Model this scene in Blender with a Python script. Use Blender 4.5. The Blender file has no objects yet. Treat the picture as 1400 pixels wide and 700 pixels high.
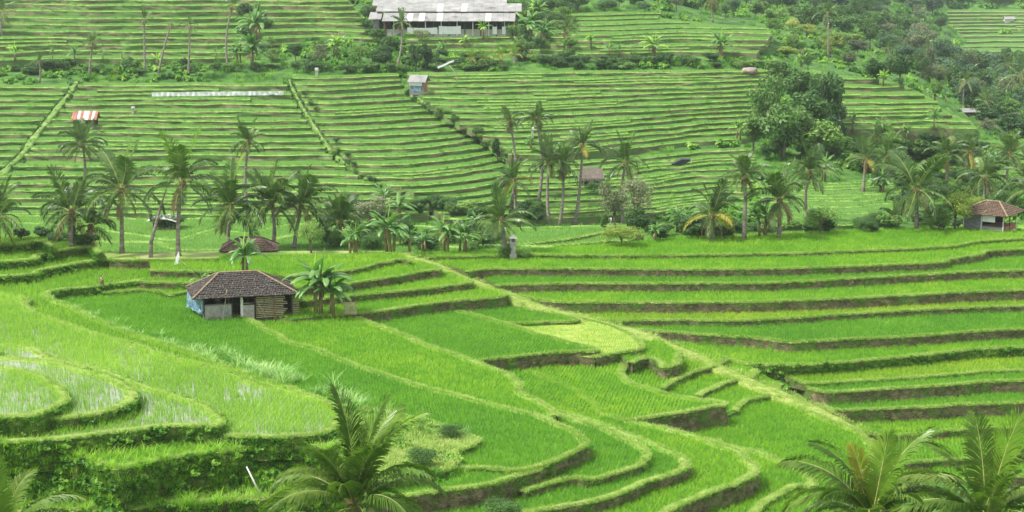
import bpy, bmesh, math, random
import numpy as np
from mathutils import Vector, noise
from mathutils.bvhtree import BVHTree
from mathutils.geometry import tessellate_polygon
random.seed(7); RNG = np.random.default_rng(7)
S = bpy.context.scene; COL = S.collection
PI = math.pi

# ------------------------------------------------------------------ camera
F_PX = 2612.0; PITCH = math.atan(450 / 2612.0)
cam_d = bpy.data.cameras.new('camera'); cam = bpy.data.objects.new('camera', cam_d); COL.objects.link(cam)
cam_d.sensor_width = 36; cam_d.lens = 36 * F_PX / 1400; cam_d.clip_start = 1; cam_d.clip_end = 6000
cam.location = (0, 0, 0); cam.rotation_euler = (PI / 2 - PITCH, 0, 0); S.camera = cam
S.render.resolution_x = 1024; S.render.resolution_y = 512

# ------------------------------------------------------------------ sky and sun
SUN_EL = math.radians(56); SUN_AZ = math.radians(-108)      # from the left, a little behind the camera
w = bpy.data.worlds.new('World'); S.world = w; w.use_nodes = True
nt = w.node_tree; nt.nodes.clear()
sky = nt.nodes.new('ShaderNodeTexSky'); sky.sky_type = 'NISHITA'; sky.sun_disc = False
sky.sun_elevation = SUN_EL; sky.sun_rotation = SUN_AZ
cl = nt.nodes.new('ShaderNodeTexNoise'); cl.inputs['Scale'].default_value = 2.2; cl.inputs['Detail'].default_value = 6
rp = nt.nodes.new('ShaderNodeValToRGB'); rp.color_ramp.elements[0].position = .3; rp.color_ramp.elements[1].position = .7
rp.color_ramp.elements[0].color = (8.6, 8.9, 9.3, 1); rp.color_ramp.elements[1].color = (11.5, 11.5, 11.6, 1)
mx = nt.nodes.new('ShaderNodeMixRGB'); mx.inputs[0].default_value = .8
bg = nt.nodes.new('ShaderNodeBackground'); bg.inputs[1].default_value = .074
ow = nt.nodes.new('ShaderNodeOutputWorld')
tc = nt.nodes.new('ShaderNodeTexCoord'); nt.links.new(tc.outputs['Generated'], cl.inputs['Vector'])
nt.links.new(cl.outputs[0], rp.inputs[0]); nt.links.new(sky.outputs[0], mx.inputs[1]); nt.links.new(rp.outputs[0], mx.inputs[2])
nt.links.new(mx.outputs[0], bg.inputs[0]); nt.links.new(bg.outputs[0], ow.inputs[0])
sun_d = bpy.data.lights.new('sun', 'SUN'); sun_d.energy = 3.5; sun_d.angle = math.radians(7); sun_d.color = (1, .96, .88)
sun = bpy.data.objects.new('sun', sun_d); COL.objects.link(sun)
sd = Vector((math.sin(SUN_AZ) * math.cos(SUN_EL), math.cos(SUN_AZ) * math.cos(SUN_EL), math.sin(SUN_EL)))
sun.rotation_euler = sd.to_track_quat('Z', 'Y').to_euler(); sun.location = (0, 100, 100)
vs = S.view_settings; vs.view_transform = 'Standard'; vs.look = 'None'; vs.exposure = 0.93; vs.gamma = 1

# ------------------------------------------------------------------ projection helpers
SP, CP = math.sin(PITCH), math.cos(PITCH)
def ray(u, v):
    a = (u - 700) / F_PX; b = (350 - v) / F_PX
    return Vector((a, CP + b * SP, -SP + b * CP))
def on_z(u, v, z):
    d = ray(u, v); t = z / d.z; return Vector((d.x * t, d.y * t, z))
def at_d(u, v, D):
    d = ray(u, v); t = D / d.y; return d * t
def tdep(v):
    d = ray(700, v); return -d.z / d.y
def to_px(P):                                  # numpy (n,3) -> u, v
    y = P[:, 1] * CP - P[:, 2] * SP; zz = P[:, 1] * SP + P[:, 2] * CP
    return 700 + F_PX * P[:, 0] / y, 350 - F_PX * zz / y

# ------------------------------------------------------------------ materials
def new_mat(name):
    m = bpy.data.materials.new(name); m.use_nodes = True; n = m.node_tree.nodes; n.clear()
    o = n.new('ShaderNodeOutputMaterial'); return m, n, m.node_tree.links, o
def ramp(n, stops):
    r = n.new('ShaderNodeValToRGB'); e = r.color_ramp.elements
    while len(e) < len(stops): e.new(.5)
    for i, (p, c) in enumerate(stops): e[i].position = p; e[i].color = (*c, 1)
    return r
def noise_n(n, l, scale, detail=4, vec=None, rough=.55):
    t = n.new('ShaderNodeTexNoise'); t.inputs['Scale'].default_value = scale; t.inputs['Detail'].default_value = detail
    t.inputs['Roughness'].default_value = rough
    if vec: l.new(vec, t.inputs['Vector'])
    return t
def pos(n): return n.new('ShaderNodeNewGeometry').outputs['Position']
def scaled(n, l, vec, s):
    m = n.new('ShaderNodeVectorMath'); m.operation = 'MULTIPLY'; m.inputs[1].default_value = s; l.new(vec, m.inputs[0]); return m.outputs[0]
def leaf_mat(name, stops, big=.05, fine=3.0, rough=.5, transl=.3, tcol=None, spec=.3, rnd=.25):
    """foliage: colour varied by world position and by object, a share of translucency"""
    m, n, l, o = new_mat(name); p = pos(n)
    a = noise_n(n, l, big, 3, p); b = noise_n(n, l, fine, 2, p)
    oi = n.new('ShaderNodeObjectInfo')
    s1 = n.new('ShaderNodeMath'); s1.operation = 'MULTIPLY_ADD'; l.new(b.outputs[0], s1.inputs[0]); s1.inputs[1].default_value = .6
    l.new(a.outputs[0], s1.inputs[2])
    s2 = n.new('ShaderNodeMath'); s2.operation = 'MULTIPLY_ADD'; l.new(oi.outputs['Random'], s2.inputs[0]); s2.inputs[1].default_value = rnd
    l.new(s1.outputs[0], s2.inputs[2])
    s3 = n.new('ShaderNodeMath'); s3.operation = 'SUBTRACT'; l.new(s2.outputs[0], s3.inputs[0]); s3.inputs[1].default_value = .3 + rnd / 2
    r = ramp(n, stops); l.new(s3.outputs[0], r.inputs[0])
    pb = n.new('ShaderNodeBsdfPrincipled'); l.new(r.outputs[0], pb.inputs['Base Color']); pb.inputs['Roughness'].default_value = rough
    pb.inputs['Specular IOR Level'].default_value = spec
    t = n.new('ShaderNodeBsdfTranslucent')
    g = n.new('ShaderNodeMixRGB'); g.blend_type = 'MULTIPLY'; g.inputs[0].default_value = 1
    l.new(r.outputs[0], g.inputs[1]); g.inputs[2].default_value = (*(tcol or (1.3, 1.5, .7)), 1); l.new(g.outputs[0], t.inputs[0])
    x = n.new('ShaderNodeMixShader'); x.inputs[0].default_value = transl
    l.new(pb.outputs[0], x.inputs[1]); l.new(t.outputs[0], x.inputs[2]); l.new(x.outputs[0], o.inputs[0]); return m
def rough_mat(name, stops, scale=2.0, rough=.85, stretch=(1, 1, 1), bump=.3, bscale=None, detail=6, spec=.2, second=None):
    m, n, l, o = new_mat(name); p = scaled(n, l, pos(n), stretch)
    a = noise_n(n, l, scale, detail, p, .65); r = ramp(n, stops); l.new(a.outputs[0], r.inputs[0]); colr = r.outputs[0]
    if second:
        s2, lo, hi, c2 = second
        b = noise_n(n, l, s2, 4, p); rr = ramp(n, [(lo, (0, 0, 0)), (hi, (1, 1, 1))]); l.new(b.outputs[0], rr.inputs[0])
        mm = n.new('ShaderNodeMixRGB'); l.new(rr.outputs[0], mm.inputs[0]); l.new(colr, mm.inputs[1]); mm.inputs[2].default_value = (*c2, 1); colr = mm.outputs[0]
    pb = n.new('ShaderNodeBsdfPrincipled'); l.new(colr, pb.inputs['Base Color']); pb.inputs['Roughness'].default_value = rough
    pb.inputs['Specular IOR Level'].default_value = spec
    bt = noise_n(n, l, bscale or scale * 4, 5, p); bp = n.new('ShaderNodeBump'); bp.inputs['Strength'].default_value = bump; bp.inputs['Distance'].default_value = .1
    l.new(bt.outputs[0], bp.inputs['Height']); l.new(bp.outputs[0], pb.inputs['Normal']); l.new(pb.outputs[0], o.inputs[0]); return m
M = {}
M['rice'] = leaf_mat('rice_leaves', [(.1, (.12, .32, .02)), (.5, (.20, .42, .026)), (.9, (.36, .54, .045))], .12, .5, .45, .42, rnd=.4, tcol=(1.3, 1.4, 1))
M['rice_deep'] = leaf_mat('deep_green_rice_leaves', [(.1, (.09, .27, .02)), (.5, (.15, .36, .026)), (.9, (.22, .44, .035))], .09, .5, .45, .4, rnd=.35, tcol=(1.3, 1.4, 1))
M['rice_young'] = leaf_mat('young_rice_leaves', [(.1, (.18, .37, .03)), (.5, (.26, .47, .045)), (.9, (.38, .58, .07))], .09, .6, .45, .42, rnd=.35, tcol=(1.3, 1.4, 1))
M['rice_far'] = leaf_mat('hillside_rice_leaves', [(.1, (.10, .25, .035)), (.5, (.165, .34, .05)), (.9, (.24, .41, .075))], .03, .3, .5, .4, rnd=.3, tcol=(1.2, 1.3, 1))
M['rice_yellow'] = leaf_mat('ripening_rice_leaves', [(.1, (.18, .36, .025)), (.5, (.29, .46, .035)), (.9, (.44, .56, .06))], .12, .5, .45, .42, rnd=.4, tcol=(1.3, 1.4, 1))
M['rice_far2'] = leaf_mat('paler_hillside_rice_leaves', [(.1, (.13, .27, .05)), (.5, (.20, .35, .07)), (.9, (.30, .43, .10))], .03, .3, .5, .4, rnd=.3, tcol=(1.2, 1.3, 1))
M['grass'] = leaf_mat('grass_blades', [(.1, (.18, .32, .04)), (.5, (.32, .45, .095)), (.9, (.50, .59, .21))], .15, 1.2, .6, .3, rnd=.4, tcol=(1.2, 1.3, 1))
M['weed'] = leaf_mat('weed_leaves', [(.1, (.03, .12, .012)), (.5, (.11, .28, .028)), (.9, (.28, .48, .07))], .5, 1.8, .5, .3, rnd=.6)
M['pale_grass'] = leaf_mat('pale_reed_blades', [(.1, (.12, .28, .05)), (.5, (.26, .45, .12)), (.9, (.55, .66, .36))], .3, 1.5, .5, .3, rnd=.4)
M['bed'] = rough_mat('paddy_bed', [(.3, (.03, .085, .01)), (.7, (.07, .17, .015))], .8, .9, bump=.5)
M['bed_far'] = rough_mat('hill_paddy_bed', [(.3, (.05, .13, .02)), (.7, (.10, .21, .035))], .4, .9, bump=.4)
M['bed_gold'] = rough_mat('golden_paddy_bed', [(.3, (.17, .27, .04)), (.55, (.27, .33, .06)), (.75, (.34, .32, .12))], .5, .9, bump=.5, second=(1.2, .5, .65, (.13, .27, .035)))
M['turf'] = rough_mat('bund_turf', [(.28, (.11, .22, .03)), (.5, (.22, .34, .06)), (.72, (.36, .44, .14))], 5, .9, bump=1, bscale=14, second=(.5, .56, .72, (.34, .36, .15)))
M['turf_far'] = rough_mat('hill_turf', [(.25, (.10, .22, .04)), (.5, (.20, .33, .07)), (.75, (.33, .42, .14))], .5, .9, bump=.6, bscale=5)
M['bank'] = rough_mat('earth_bank', [(.3, (.055, .047, .028)), (.5, (.125, .105, .058)), (.72, (.25, .205, .12))], 1.7, .95, (1, 1, 1.3), 1.0, 7, second=(.6, .5, .64, (.09, .16, .03)))
M['bank_mossy'] = rough_mat('mossy_bank', [(.3, (.04, .06, .018)), (.5, (.10, .14, .035)), (.7, (.20, .27, .06))], 1.8, .95, (1, 1, 1.5), 1.0, 7, second=(.7, .55, .7, (.12, .09, .05)))
M['bank_far'] = rough_mat('hill_bank', [(.3, (.09, .105, .045)), (.5, (.16, .16, .08)), (.72, (.26, .25, .13))], .5, .95, (1, 1, 2.2), .8, 2, second=(.22, .42, .58, (.10, .19, .045)))
M['ground'] = rough_mat('grassy_ground', [(.3, (.025, .075, .015)), (.5, (.05, .13, .02)), (.7, (.12, .23, .045))], .25, .95, bump=.8, bscale=2)
M['path'] = rough_mat('trodden_path', [(.3, (.12, .23, .03)), (.5, (.22, .30, .06)), (.7, (.36, .34, .15))], 2.2, .95, bump=.8, bscale=9)
M['road'] = rough_mat('pale_track', [(.35, (.11, .20, .035)), (.5, (.20, .28, .07)), (.64, (.32, .31, .15)), (.75, (.42, .38, .28))], .35, .95, bump=.4)
def water_mat():
    m, n, l, o = new_mat('paddy_water'); p = pos(n)
    pb = n.new('ShaderNodeBsdfPrincipled'); pb.inputs['Base Color'].default_value = (.20, .22, .15, 1); pb.inputs['Roughness'].default_value = .06
    pb.inputs['Specular IOR Level'].default_value = 1.0; pb.inputs['IOR'].default_value = 1.8
    b = noise_n(n, l, 1.5, 2, p); bp = n.new('ShaderNodeBump'); bp.inputs['Strength'].default_value = .05; bp.inputs['Distance'].default_value = .05
    l.new(b.outputs[0], bp.inputs['Height']); l.new(bp.outputs[0], pb.inputs['Normal']); l.new(pb.outputs[0], o.inputs[0]); return m
M['water'] = water_mat()

# ------------------------------------------------------------------ object helpers
def mesh_obj(name, verts, faces, mat, parent=None, smooth=False, mats=None, fm=None):
    me = bpy.data.meshes.new(name); me.from_pydata([tuple(v) for v in verts], [], faces)
    for m in (mats or [mat]): me.materials.append(m)
    if fm is not None: me.polygons.foreach_set('material_index', fm)
    if smooth: me.polygons.foreach_set('use_smooth', [True] * len(me.polygons))
    me.update()
    o = bpy.data.objects.new(name, me); COL.objects.link(o)
    if parent: o.parent = parent
    return o
def np_mesh(name, V, Fq, mat, k=4):
    """V (n,3), Fq (m,k) -> mesh datablock"""
    me = bpy.data.meshes.new(name); me.vertices.add(len(V)); me.vertices.foreach_set('co', np.asarray(V, np.float32).ravel())
    Fq = np.asarray(Fq, np.int32); me.loops.add(Fq.size); me.loops.foreach_set('vertex_index', Fq.ravel())
    me.polygons.add(len(Fq)); me.polygons.foreach_set('loop_start', np.arange(0, Fq.size, k, dtype=np.int32))
    me.polygons.foreach_set('loop_total', np.full(len(Fq), k, np.int32)); me.materials.append(mat); me.update(); me.validate()
    return me
def link(name, me, parent=None, loc=(0, 0, 0), rz=0, sc=1):
    o = bpy.data.objects.new(name, me); COL.objects.link(o); o.location = loc; o.rotation_euler = (0, 0, rz)
    o.scale = (sc, sc, sc) if not isinstance(sc, tuple) else sc
    if parent: o.parent = parent
    return o
def tag(o, label=None, cat=None, group=None, kind=None):
    if label: o['label'] = label
    if cat: o['category'] = cat
    if group: o['group'] = group
    if kind: o['kind'] = kind
    return o
def thing(name, label, cat, loc, rz=0, group=None):
    o = bpy.data.objects.new(name, None); COL.objects.link(o); o.location = loc; o.rotation_euler = (0, 0, rz)
    o.empty_display_size = .3
    return tag(o, label, cat, group)

# ------------------------------------------------------------------ terrain by terraces
def catmull(P, sub=6):
    if len(P) < 3: return list(P)
    out = []
    Q = [P[0]] + list(P) + [P[-1]]
    for i in range(1, len(Q) - 2):
        p0, p1, p2, p3 = [np.array(q, float) for q in Q[i - 1:i + 3]]
        for s in range(sub):
            t = s / sub
            out.append(.5 * ((2 * p1) + (-p0 + p2) * t + (2 * p0 - 5 * p1 + 4 * p2 - p3) * t * t + (-p0 + 3 * p1 - 3 * p2 + p3) * t ** 3))
    out.append(np.array(P[-1], float)); return out
def resample(P, step):
    P = np.array(P, float); d = np.r_[0, np.cumsum(np.linalg.norm(np.diff(P, axis=0), axis=1))]
    n = max(2, int(d[-1] / step) + 1); s = np.linspace(0, d[-1], n)
    return np.c_[np.interp(s, d, P[:, 0]), np.interp(s, d, P[:, 1])]
def inside(px, py, poly):
    c = np.zeros(len(px), bool); x, y = poly[:, 0], poly[:, 1]; n = len(poly); j = n - 1
    for i in range(n):
        if y[i] != y[j]:
            m = (y[i] > py) != (y[j] > py)
            if m.any():
                xs = (x[j] - x[i]) * (py[m] - y[i]) / (y[j] - y[i]) + x[i]
                mm = np.zeros(len(px), bool); mm[m] = px[m] < xs; c ^= mm
        j = i
    return c
SLABS = []; BV = []; BF = []                  # BV/BF: all terrain triangles, for placing things
def add_bvh(V, Fs):
    b = len(BV); BV.extend(V); BF.extend([tuple(b + i for i in f) for f in Fs])
def strip(rows):
    n = len(rows[0]); V = [p for r in rows for p in r]; Fs = []
    for a in range(len(rows) - 1):
        for i in range(n - 1): Fs.append((a * n + i, a * n + i + 1, (a + 1) * n + i + 1, (a + 1) * n + i))
    return V, Fs
def terrace(z, front, back, wall=1.3, bund=(.42, .15), step=.35, bed='bed', bank='bank', turf='turf', rice='rice', sp=.25, rh=.31, dens=1.0,
            rough=.13, smooth=True, name='rice_terrace', th=None, label=None):
    fp = catmull(front) if smooth else front
    W = resample([(p.x, p.y) for p in (on_z(u, v, z) for u, v in fp)], step)
    Bk = [(p.x, p.y) for p in (on_z(u, v, z) for u, v in back)]
    poly = np.vstack([W, np.array(Bk)]) if Bk else W
    x, y = poly[:, 0], poly[:, 1]; area = np.sum(x * np.roll(y, -1) - np.roll(x, -1) * y); sg = 1 if area > 0 else -1
    t = np.gradient(W, axis=0); t /= np.linalg.norm(t, axis=1)[:, None] + 1e-9
    N = np.c_[t[:, 1], -t[:, 0]] * sg                        # outward = downhill
    k = np.ones(5) / 5
    if len(N) > 8:
        N = np.c_[np.convolve(np.pad(N[:, 0], 2, 'edge'), k, 'valid'), np.convolve(np.pad(N[:, 1], 2, 'edge'), k, 'valid')]
        N /= np.linalg.norm(N, axis=1)[:, None] + 1e-9
    wob = np.array([noise.noise(Vector((p[0] * .35, p[1] * .35, z))) for p in W]) * rough * 2.2 + \
        np.array([noise.noise(Vector((p[0] * 1.6, p[1] * 1.6, z + 9))) for p in W]) * rough
    W = W + N * wob[:, None]
    bw, bh = bund[0] * .78, bund[1] * .8
    def row(o, dz, j=0.0, jz=0.0):
        r = []
        for i, (p, nn) in enumerate(zip(W, N)):
            q = noise.noise(Vector((p[0] * 1.9 + o * 7, p[1] * 1.9, dz * 3))) if j or jz else 0
            q2 = noise.noise(Vector((p[0] * 1.1 + 40, p[1] * 1.1, dz + z))) if jz else 0
            oo = o + q * j; r.append((p[0] + nn[0] * oo, p[1] + nn[1] * oo, z + dz + q2 * jz))
        return r
    # paddy bed
    inner = [(p[0] - nn[0] * .02, p[1] - nn[1] * .02) for p, nn in zip(W, N)]
    pts = [Vector((a, b, z)) for a, b in inner] + [Vector((a, b, z)) for a, b in Bk]
    tri = tessellate_polygon([pts])
    V = [tuple(p) for p in pts]; Fs = [tuple(f) for f in tri]
    nb = len(V); nf = len(inner)                              # skirt under the hidden back edge
    bl = list(range(nf - 1, nb)) + [0]
    for i in bl: V.append((V[i][0], V[i][1], z - wall))
    for a in range(len(bl) - 1): Fs.append((bl[a], bl[a + 1], nb + a + 1, nb + a))
    root = mesh_obj(name, V, Fs, None, mats=[M[bed], M[bank]], fm=[0] * len(tri) + [1] * (len(Fs) - len(tri))); root['kind'] = 'structure'
    if label: root['label'] = label
    add_bvh(V, Fs)
    wide = bw
    V, Fs = strip([row(-wide - .28, -.02, .04), row(-wide, bh * .75, .05, .04), row(-wide * .6, bh, .06, .10), row(-.14, bh * .9, .06, .10), row(.03, bh * .45, .05, .04), row(.08, -.06, .05, .02)])
    o = mesh_obj('grass_bund', V, Fs, M[turf], root, True); add_bvh(V, Fs)
    j = rough * 2.0
    V, Fs = strip([row(.06, 0, j * .4), row(.07, -.16 * wall, j), row(.09, -.36 * wall, j), row(.14, -.58 * wall, j), row(.2, -.8 * wall, j), row(.28, -wall, j)])
    mesh_obj('earth_bank', V, Fs, M[bank], root, True); add_bvh(V, Fs)
    pr = resample(poly, max(step, .8)) if len(poly) > 60 else poly
    SLABS.append(dict(z=z, poly=poly if len(poly) < 90 else resample(np.vstack([poly, poly[:1]]), max(.6, step)), W=W, N=N, bw=bw, rice=rice, sp=sp, rh=rh, dens=dens, wall=wall, bank=bank, th=th, bed=bed, root=root))
    return root
# ================================================================== TERRAIN: foreground
X0, X1 = -420, 1860
NEAR = dict(step=.35)
# the spur of flooded ring terraces on the left
terrace(-29.9, [(X0, 500), (-40, 501), (0, 503), (21, 505), (46, 512), (71, 521), (87, 531), (92, 543), (80, 556), (54, 566), (0, 571), (X0, 575)], [], bed='water', rice='rice_young', bund=(.7, .16), bank='bank_mossy', dens=.68, rh=.40, th=1.5, wall=1.2)
terrace(-30.4, [(X0, 478), (-40, 482), (0, 487), (36, 490), (107, 503), (150, 516), (178, 530), (187, 543), (176, 553), (150, 563), (107, 571), (50, 575), (0, 578), (X0, 582)], [], bed='water', rice='rice_young', bund=(.8, .16), bank='bank_mossy', dens=.72, rh=.36, th=1.5, wall=1.5)
terrace(-31.15, [(X0, 460), (0, 472), (71, 489), (143, 507), (200, 528), (250, 543), (282, 555), (302, 570), (306, 580), (290, 584), (250, 583), (205, 586), (150, 592), (112, 597), (0, 605), (X0, 612)], [], bed='water', rice='rice_young', bund=(.7, .18), bank='bank_mossy', wall=1.9, dens=.7, rh=.42, th=1.5)
terrace(-31.7, [(X0, 366), (0, 402), (36, 420), (71, 437), (118, 452), (161, 464), (214, 481), (286, 502), (339, 521), (393, 535), (446, 550), (466, 568), (456, 588), (436, 595), (393, 598), (350, 598), (311, 598)], [(296, 590), (250, 589), (100, 599), (X0, 605)], bed='water', rice='rice_young', bund=(.6, .14), bank='bank_mossy', wall=1.4, dens=.93, rh=.45, th=1.5)
terrace(-32.2, [(214, 360), (240, 367), (235, 376), (200, 383), (150, 390), (110, 394), (80, 397), (68, 403), (78, 411), (100, 420), (125, 433), (150, 444), (170, 452), (215, 466), (260, 480), (300, 495), (350, 514), (400, 532), (445, 547)], [(450, 575), (200, 515), (0, 445), (X0, 405), (X0, 372), (0, 372), (190, 350)], rice='rice_young', bund=(.6, .14), bank='bank_mossy', rh=.42, wall=1.2, dens=.95)
terrace(-32.3, [(470, 590), (458, 607), (440, 616), (415, 610), (380, 607), (340, 611), (300, 619), (225, 628), (175, 638), (150, 640), (100, 630), (0, 624), (X0, 622)], [(X0, 598), (240, 585), (290, 575), (450, 575)], bank='bank_mossy', wall=2.9, bund=(.8, .15), rough=.25)
terrace(-31.4, [(X0, 397), (0, 379), (54, 370), (107, 361), (154, 354), (180, 352), (187, 358)], [(184, 346), (120, 344), (X0, 345)], bank='bank_mossy', turf='turf', rice='rice_young', bund=(.5, .2))
terrace(-30.65, [(X0, 376), (0, 359), (54, 349), (107, 340), (125, 340), (134, 347)], [(128, 332), (X0, 330)], bank='bank_mossy', bund=(.5, .2), rice='rice_young')
terrace(-29.9, [(X0, 350), (0, 336), (36, 331), (57, 332), (70, 338)], [(62, 324), (X0, 314)], bank='bank_mossy', bund=(.5, .2), rice='rice_young')
# grassy spur and the lowest strip at the bottom left
terrace(-32.7, [(440, 553), (500, 560), (567, 574), (610, 587), (650, 600), (650, 608), (624, 621), (620, 637), (590, 648), (562, 656), (520, 664)], [(470, 640), (440, 590)], rice=None, bed='ground', bank='bank_mossy', bund=(.6, .12), wall=1.6, rough=.2, name='grassy_terrace')
terrace(-34.8, [(X0, 708), (0, 704), (110, 699), (250, 691), (330, 684), (420, 680), (500, 684), (545, 700), (560, 716)], [(620, 690), (560, 640), (470, 590), (200, 600), (X0, 600)], rice=None, bed='ground', bank='bank_mossy', wall=2.2, bund=(.6, .12), rough=.2, name='grassy_terrace')
# hut field and its lower neighbours
terrace(-33.0, [(318, 430), (335, 435), (350, 441), (372, 455), (400, 469), (432, 478), (470, 493), (510, 508), (590, 532), (661, 550), (739, 571), (778, 587), (798, 601), (802, 610), (787, 619), (757, 631), (725, 641), (700, 645), (660, 642), (626, 641)], [(560, 652), (500, 635), (400, 560), (200, 470), (60, 412), (60, 392), (150, 386), (250, 395), (318, 402)], rice='rice_deep', wall=1.4, bund=(.42, .12))
terrace(-33.15, [(760, 632), (740, 641), (720, 649), (690, 658), (643, 668), (600, 673), (553, 679), (500, 686)], [(500, 640), (600, 628), (700, 632), (757, 622)], rice='rice_deep', wall=1.5, bund=(.5, .15))
terrace(-33.35, [(478, 428), (486, 432), (510, 442), (536, 452), (586, 472), (636, 490), (671, 503), (697, 513), (710, 525), (715, 537), (732, 547), (757, 562), (760, 570)], [(745, 580), (700, 572), (500, 520), (380, 465), (330, 432), (300, 415), (400, 405), (478, 405)], rice='rice', bund=(.5, .14))
terrace(-33.95, [(757, 566), (800, 577), (835, 590), (860, 602), (882, 616), (886, 627), (875, 638), (840, 648), (806, 657), (790, 655), (770, 656), (748, 663), (718, 674)], [(690, 650), (720, 610), (730, 585)], rice='rice_deep', bund=(.45, .14))
terrace(-34.4, [(762, 562), (812, 577), (850, 590), (880, 602), (912, 615), (937, 627), (945, 638), (925, 648), (900, 656), (862, 670), (825, 684), (775, 693), (725, 702), (640, 716)], [(540, 705), (560, 670), (750, 640), (745, 600)], rice='rice_deep', wall=1.6, bund=(.6, .15))
terrace(-35.1, [(650, 494), (693, 500), (743, 514), (793, 536), (812, 551), (827, 565), (850, 573), (875, 578), (912, 586), (950, 596), (975, 605), (1007, 617), (1027, 632), (1034, 646), (1012, 661), (992, 667), (962, 678), (920, 698), (890, 714), (860, 730)], [(700, 740), (700, 700), (850, 660), (745, 605), (690, 550), (630, 515)], rice='rice', wall=1.6, bund=(.6, .15))
terrace(-35.05, [(872, 484), (857, 494), (851, 507), (858, 519), (880, 530), (911, 538), (950, 546), (984, 550), (994, 556), (975, 557), (925, 565), (875, 574), (848, 577)], [(800, 562), (700, 525), (640, 510), (655, 480), (800, 468), (865, 474)], rice='rice', wall=1.6, bund=(.45, .12))
terrace(-33.95, [(612, 423), (650, 431), (686, 441), (720, 451), (757, 463), (796, 473), (812, 476), (816, 480), (803, 481), (760, 483), (721, 486), (690, 490), (653, 494), (640, 496)], [(600, 502), (520, 472), (470, 440), (470, 420), (500, 408), (612, 408)], rice='rice_deep', bund=(.35, .1))
terrace(-34.05, [(700, 414), (740, 424), (790, 438), (757, 441), (690, 443)], [(620, 432), (620, 412)], rice='rice_deep', bund=(.3, .1))
terrace(-34.25, [(770, 430), (830, 444), (862, 457), (878, 470), (874, 479), (845, 483), (812, 489)], [(770, 485), (660, 450), (660, 435), (720, 428)], rice='rice_young', dens=.8, rh=.2, bed='bed_gold', bund=(.4, .1), name='harvested_terrace')
terrace(-34.6, [(864, 497), (875, 492), (886, 490), (897, 495), (904, 502), (918, 502), (928, 496), (930, 484)], [(905, 466), (850, 466), (850, 490)], rice='rice', bund=(.6, .12), wall=1.2)
terrace(-35.5, [(907, 532), (925, 521), (941, 513), (984, 498), (992, 489)], [(940, 468), (860, 478), (846, 517), (880, 542)], rice='rice', bund=(.45, .12))
terrace(-35.95, [(958, 542), (972, 533), (988, 526), (1027, 516), (1034, 506)], [(980, 486), (905, 508), (895, 545), (940, 556)], rice='rice', bund=(.55, .14))
terrace(-36.3, [(1005, 563), (1018, 552), (1031, 546), (1061, 539), (1068, 526)], [(1015, 503), (950, 530), (940, 558), (985, 572)], rice='rice', bund=(.55, .14))
terrace(-36.3, [(972, 602), (1000, 611), (1043, 620), (1078, 634), (1103, 649), (1114, 662), (1106, 668), (1093, 664), (1075, 672), (1057, 682), (1035, 702), (1015, 722)], [(880, 740), (1000, 670), (985, 645)], rice='rice', wall=1.8, bund=(.6, .15))
terrace(-36.6, [(1061, 540), (1110, 563), (1155, 583), (1185, 600), (1198, 622), (1186, 650), (1172, 690), (1150, 725)], [(1000, 730), (950, 660), (880, 615), (850, 590), (1000, 545)], rice='rice', wall=2.2, bund=(.5, .12))
# terraces stepping up behind the tiled hut
terrace(-33.05, [(440, 433), (470, 431), (505, 428), (545, 422), (610, 413), (660, 409), (690, 406), (690, 401), (670, 390)], [(640, 386), (400, 405), (300, 400), (300, 425), (400, 437)], rice='rice', bund=(.4, .12))
terrace(-32.4, [(300, 418), (400, 413), (450, 408), (500, 403), (560, 398), (610, 392), (645, 387), (641, 382), (618, 374)], [(590, 372), (400, 395), (300, 400)], rice='rice', bund=(.4, .12))
terrace(-31.65, [(300, 402), (400, 395), (480, 388), (550, 377), (585, 371), (599, 370), (597, 365), (570, 357)], [(540, 356), (400, 376), (300, 382)], rice='rice', bund=(.4, .12))
terrace(-31.2, [(300, 383), (400, 378), (480, 370), (520, 361), (545, 355), (562, 358)], [(548, 346), (300, 350)], rice='rice', bund=(.35, .12))
terrace(-32.75, [(140, 401), (190, 397), (215, 399), (235, 404), (262, 399), (320, 400)], [(330, 383), (180, 380), (140, 388)], rice='rice', bund=(.35, .12))
terrace(-32.1, [(190, 386), (230, 387), (262, 388), (320, 388)], [(330, 360), (190, 364)], rice='rice', bund=(.35, .12))
terrace(-31.45, [(205, 371), (260, 372), (320, 372)], [(330, 352), (205, 354)], rice='rice', bund=(.35, .12))
terrace(-31.3, [(150, 356), (180, 357), (250, 356), (330, 354), (450, 352), (565, 350)], [(560, 343), (400, 343), (140, 345)], rice=None, bed='road', turf='turf', bund=(.2, .05), name='dirt_track')
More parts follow.
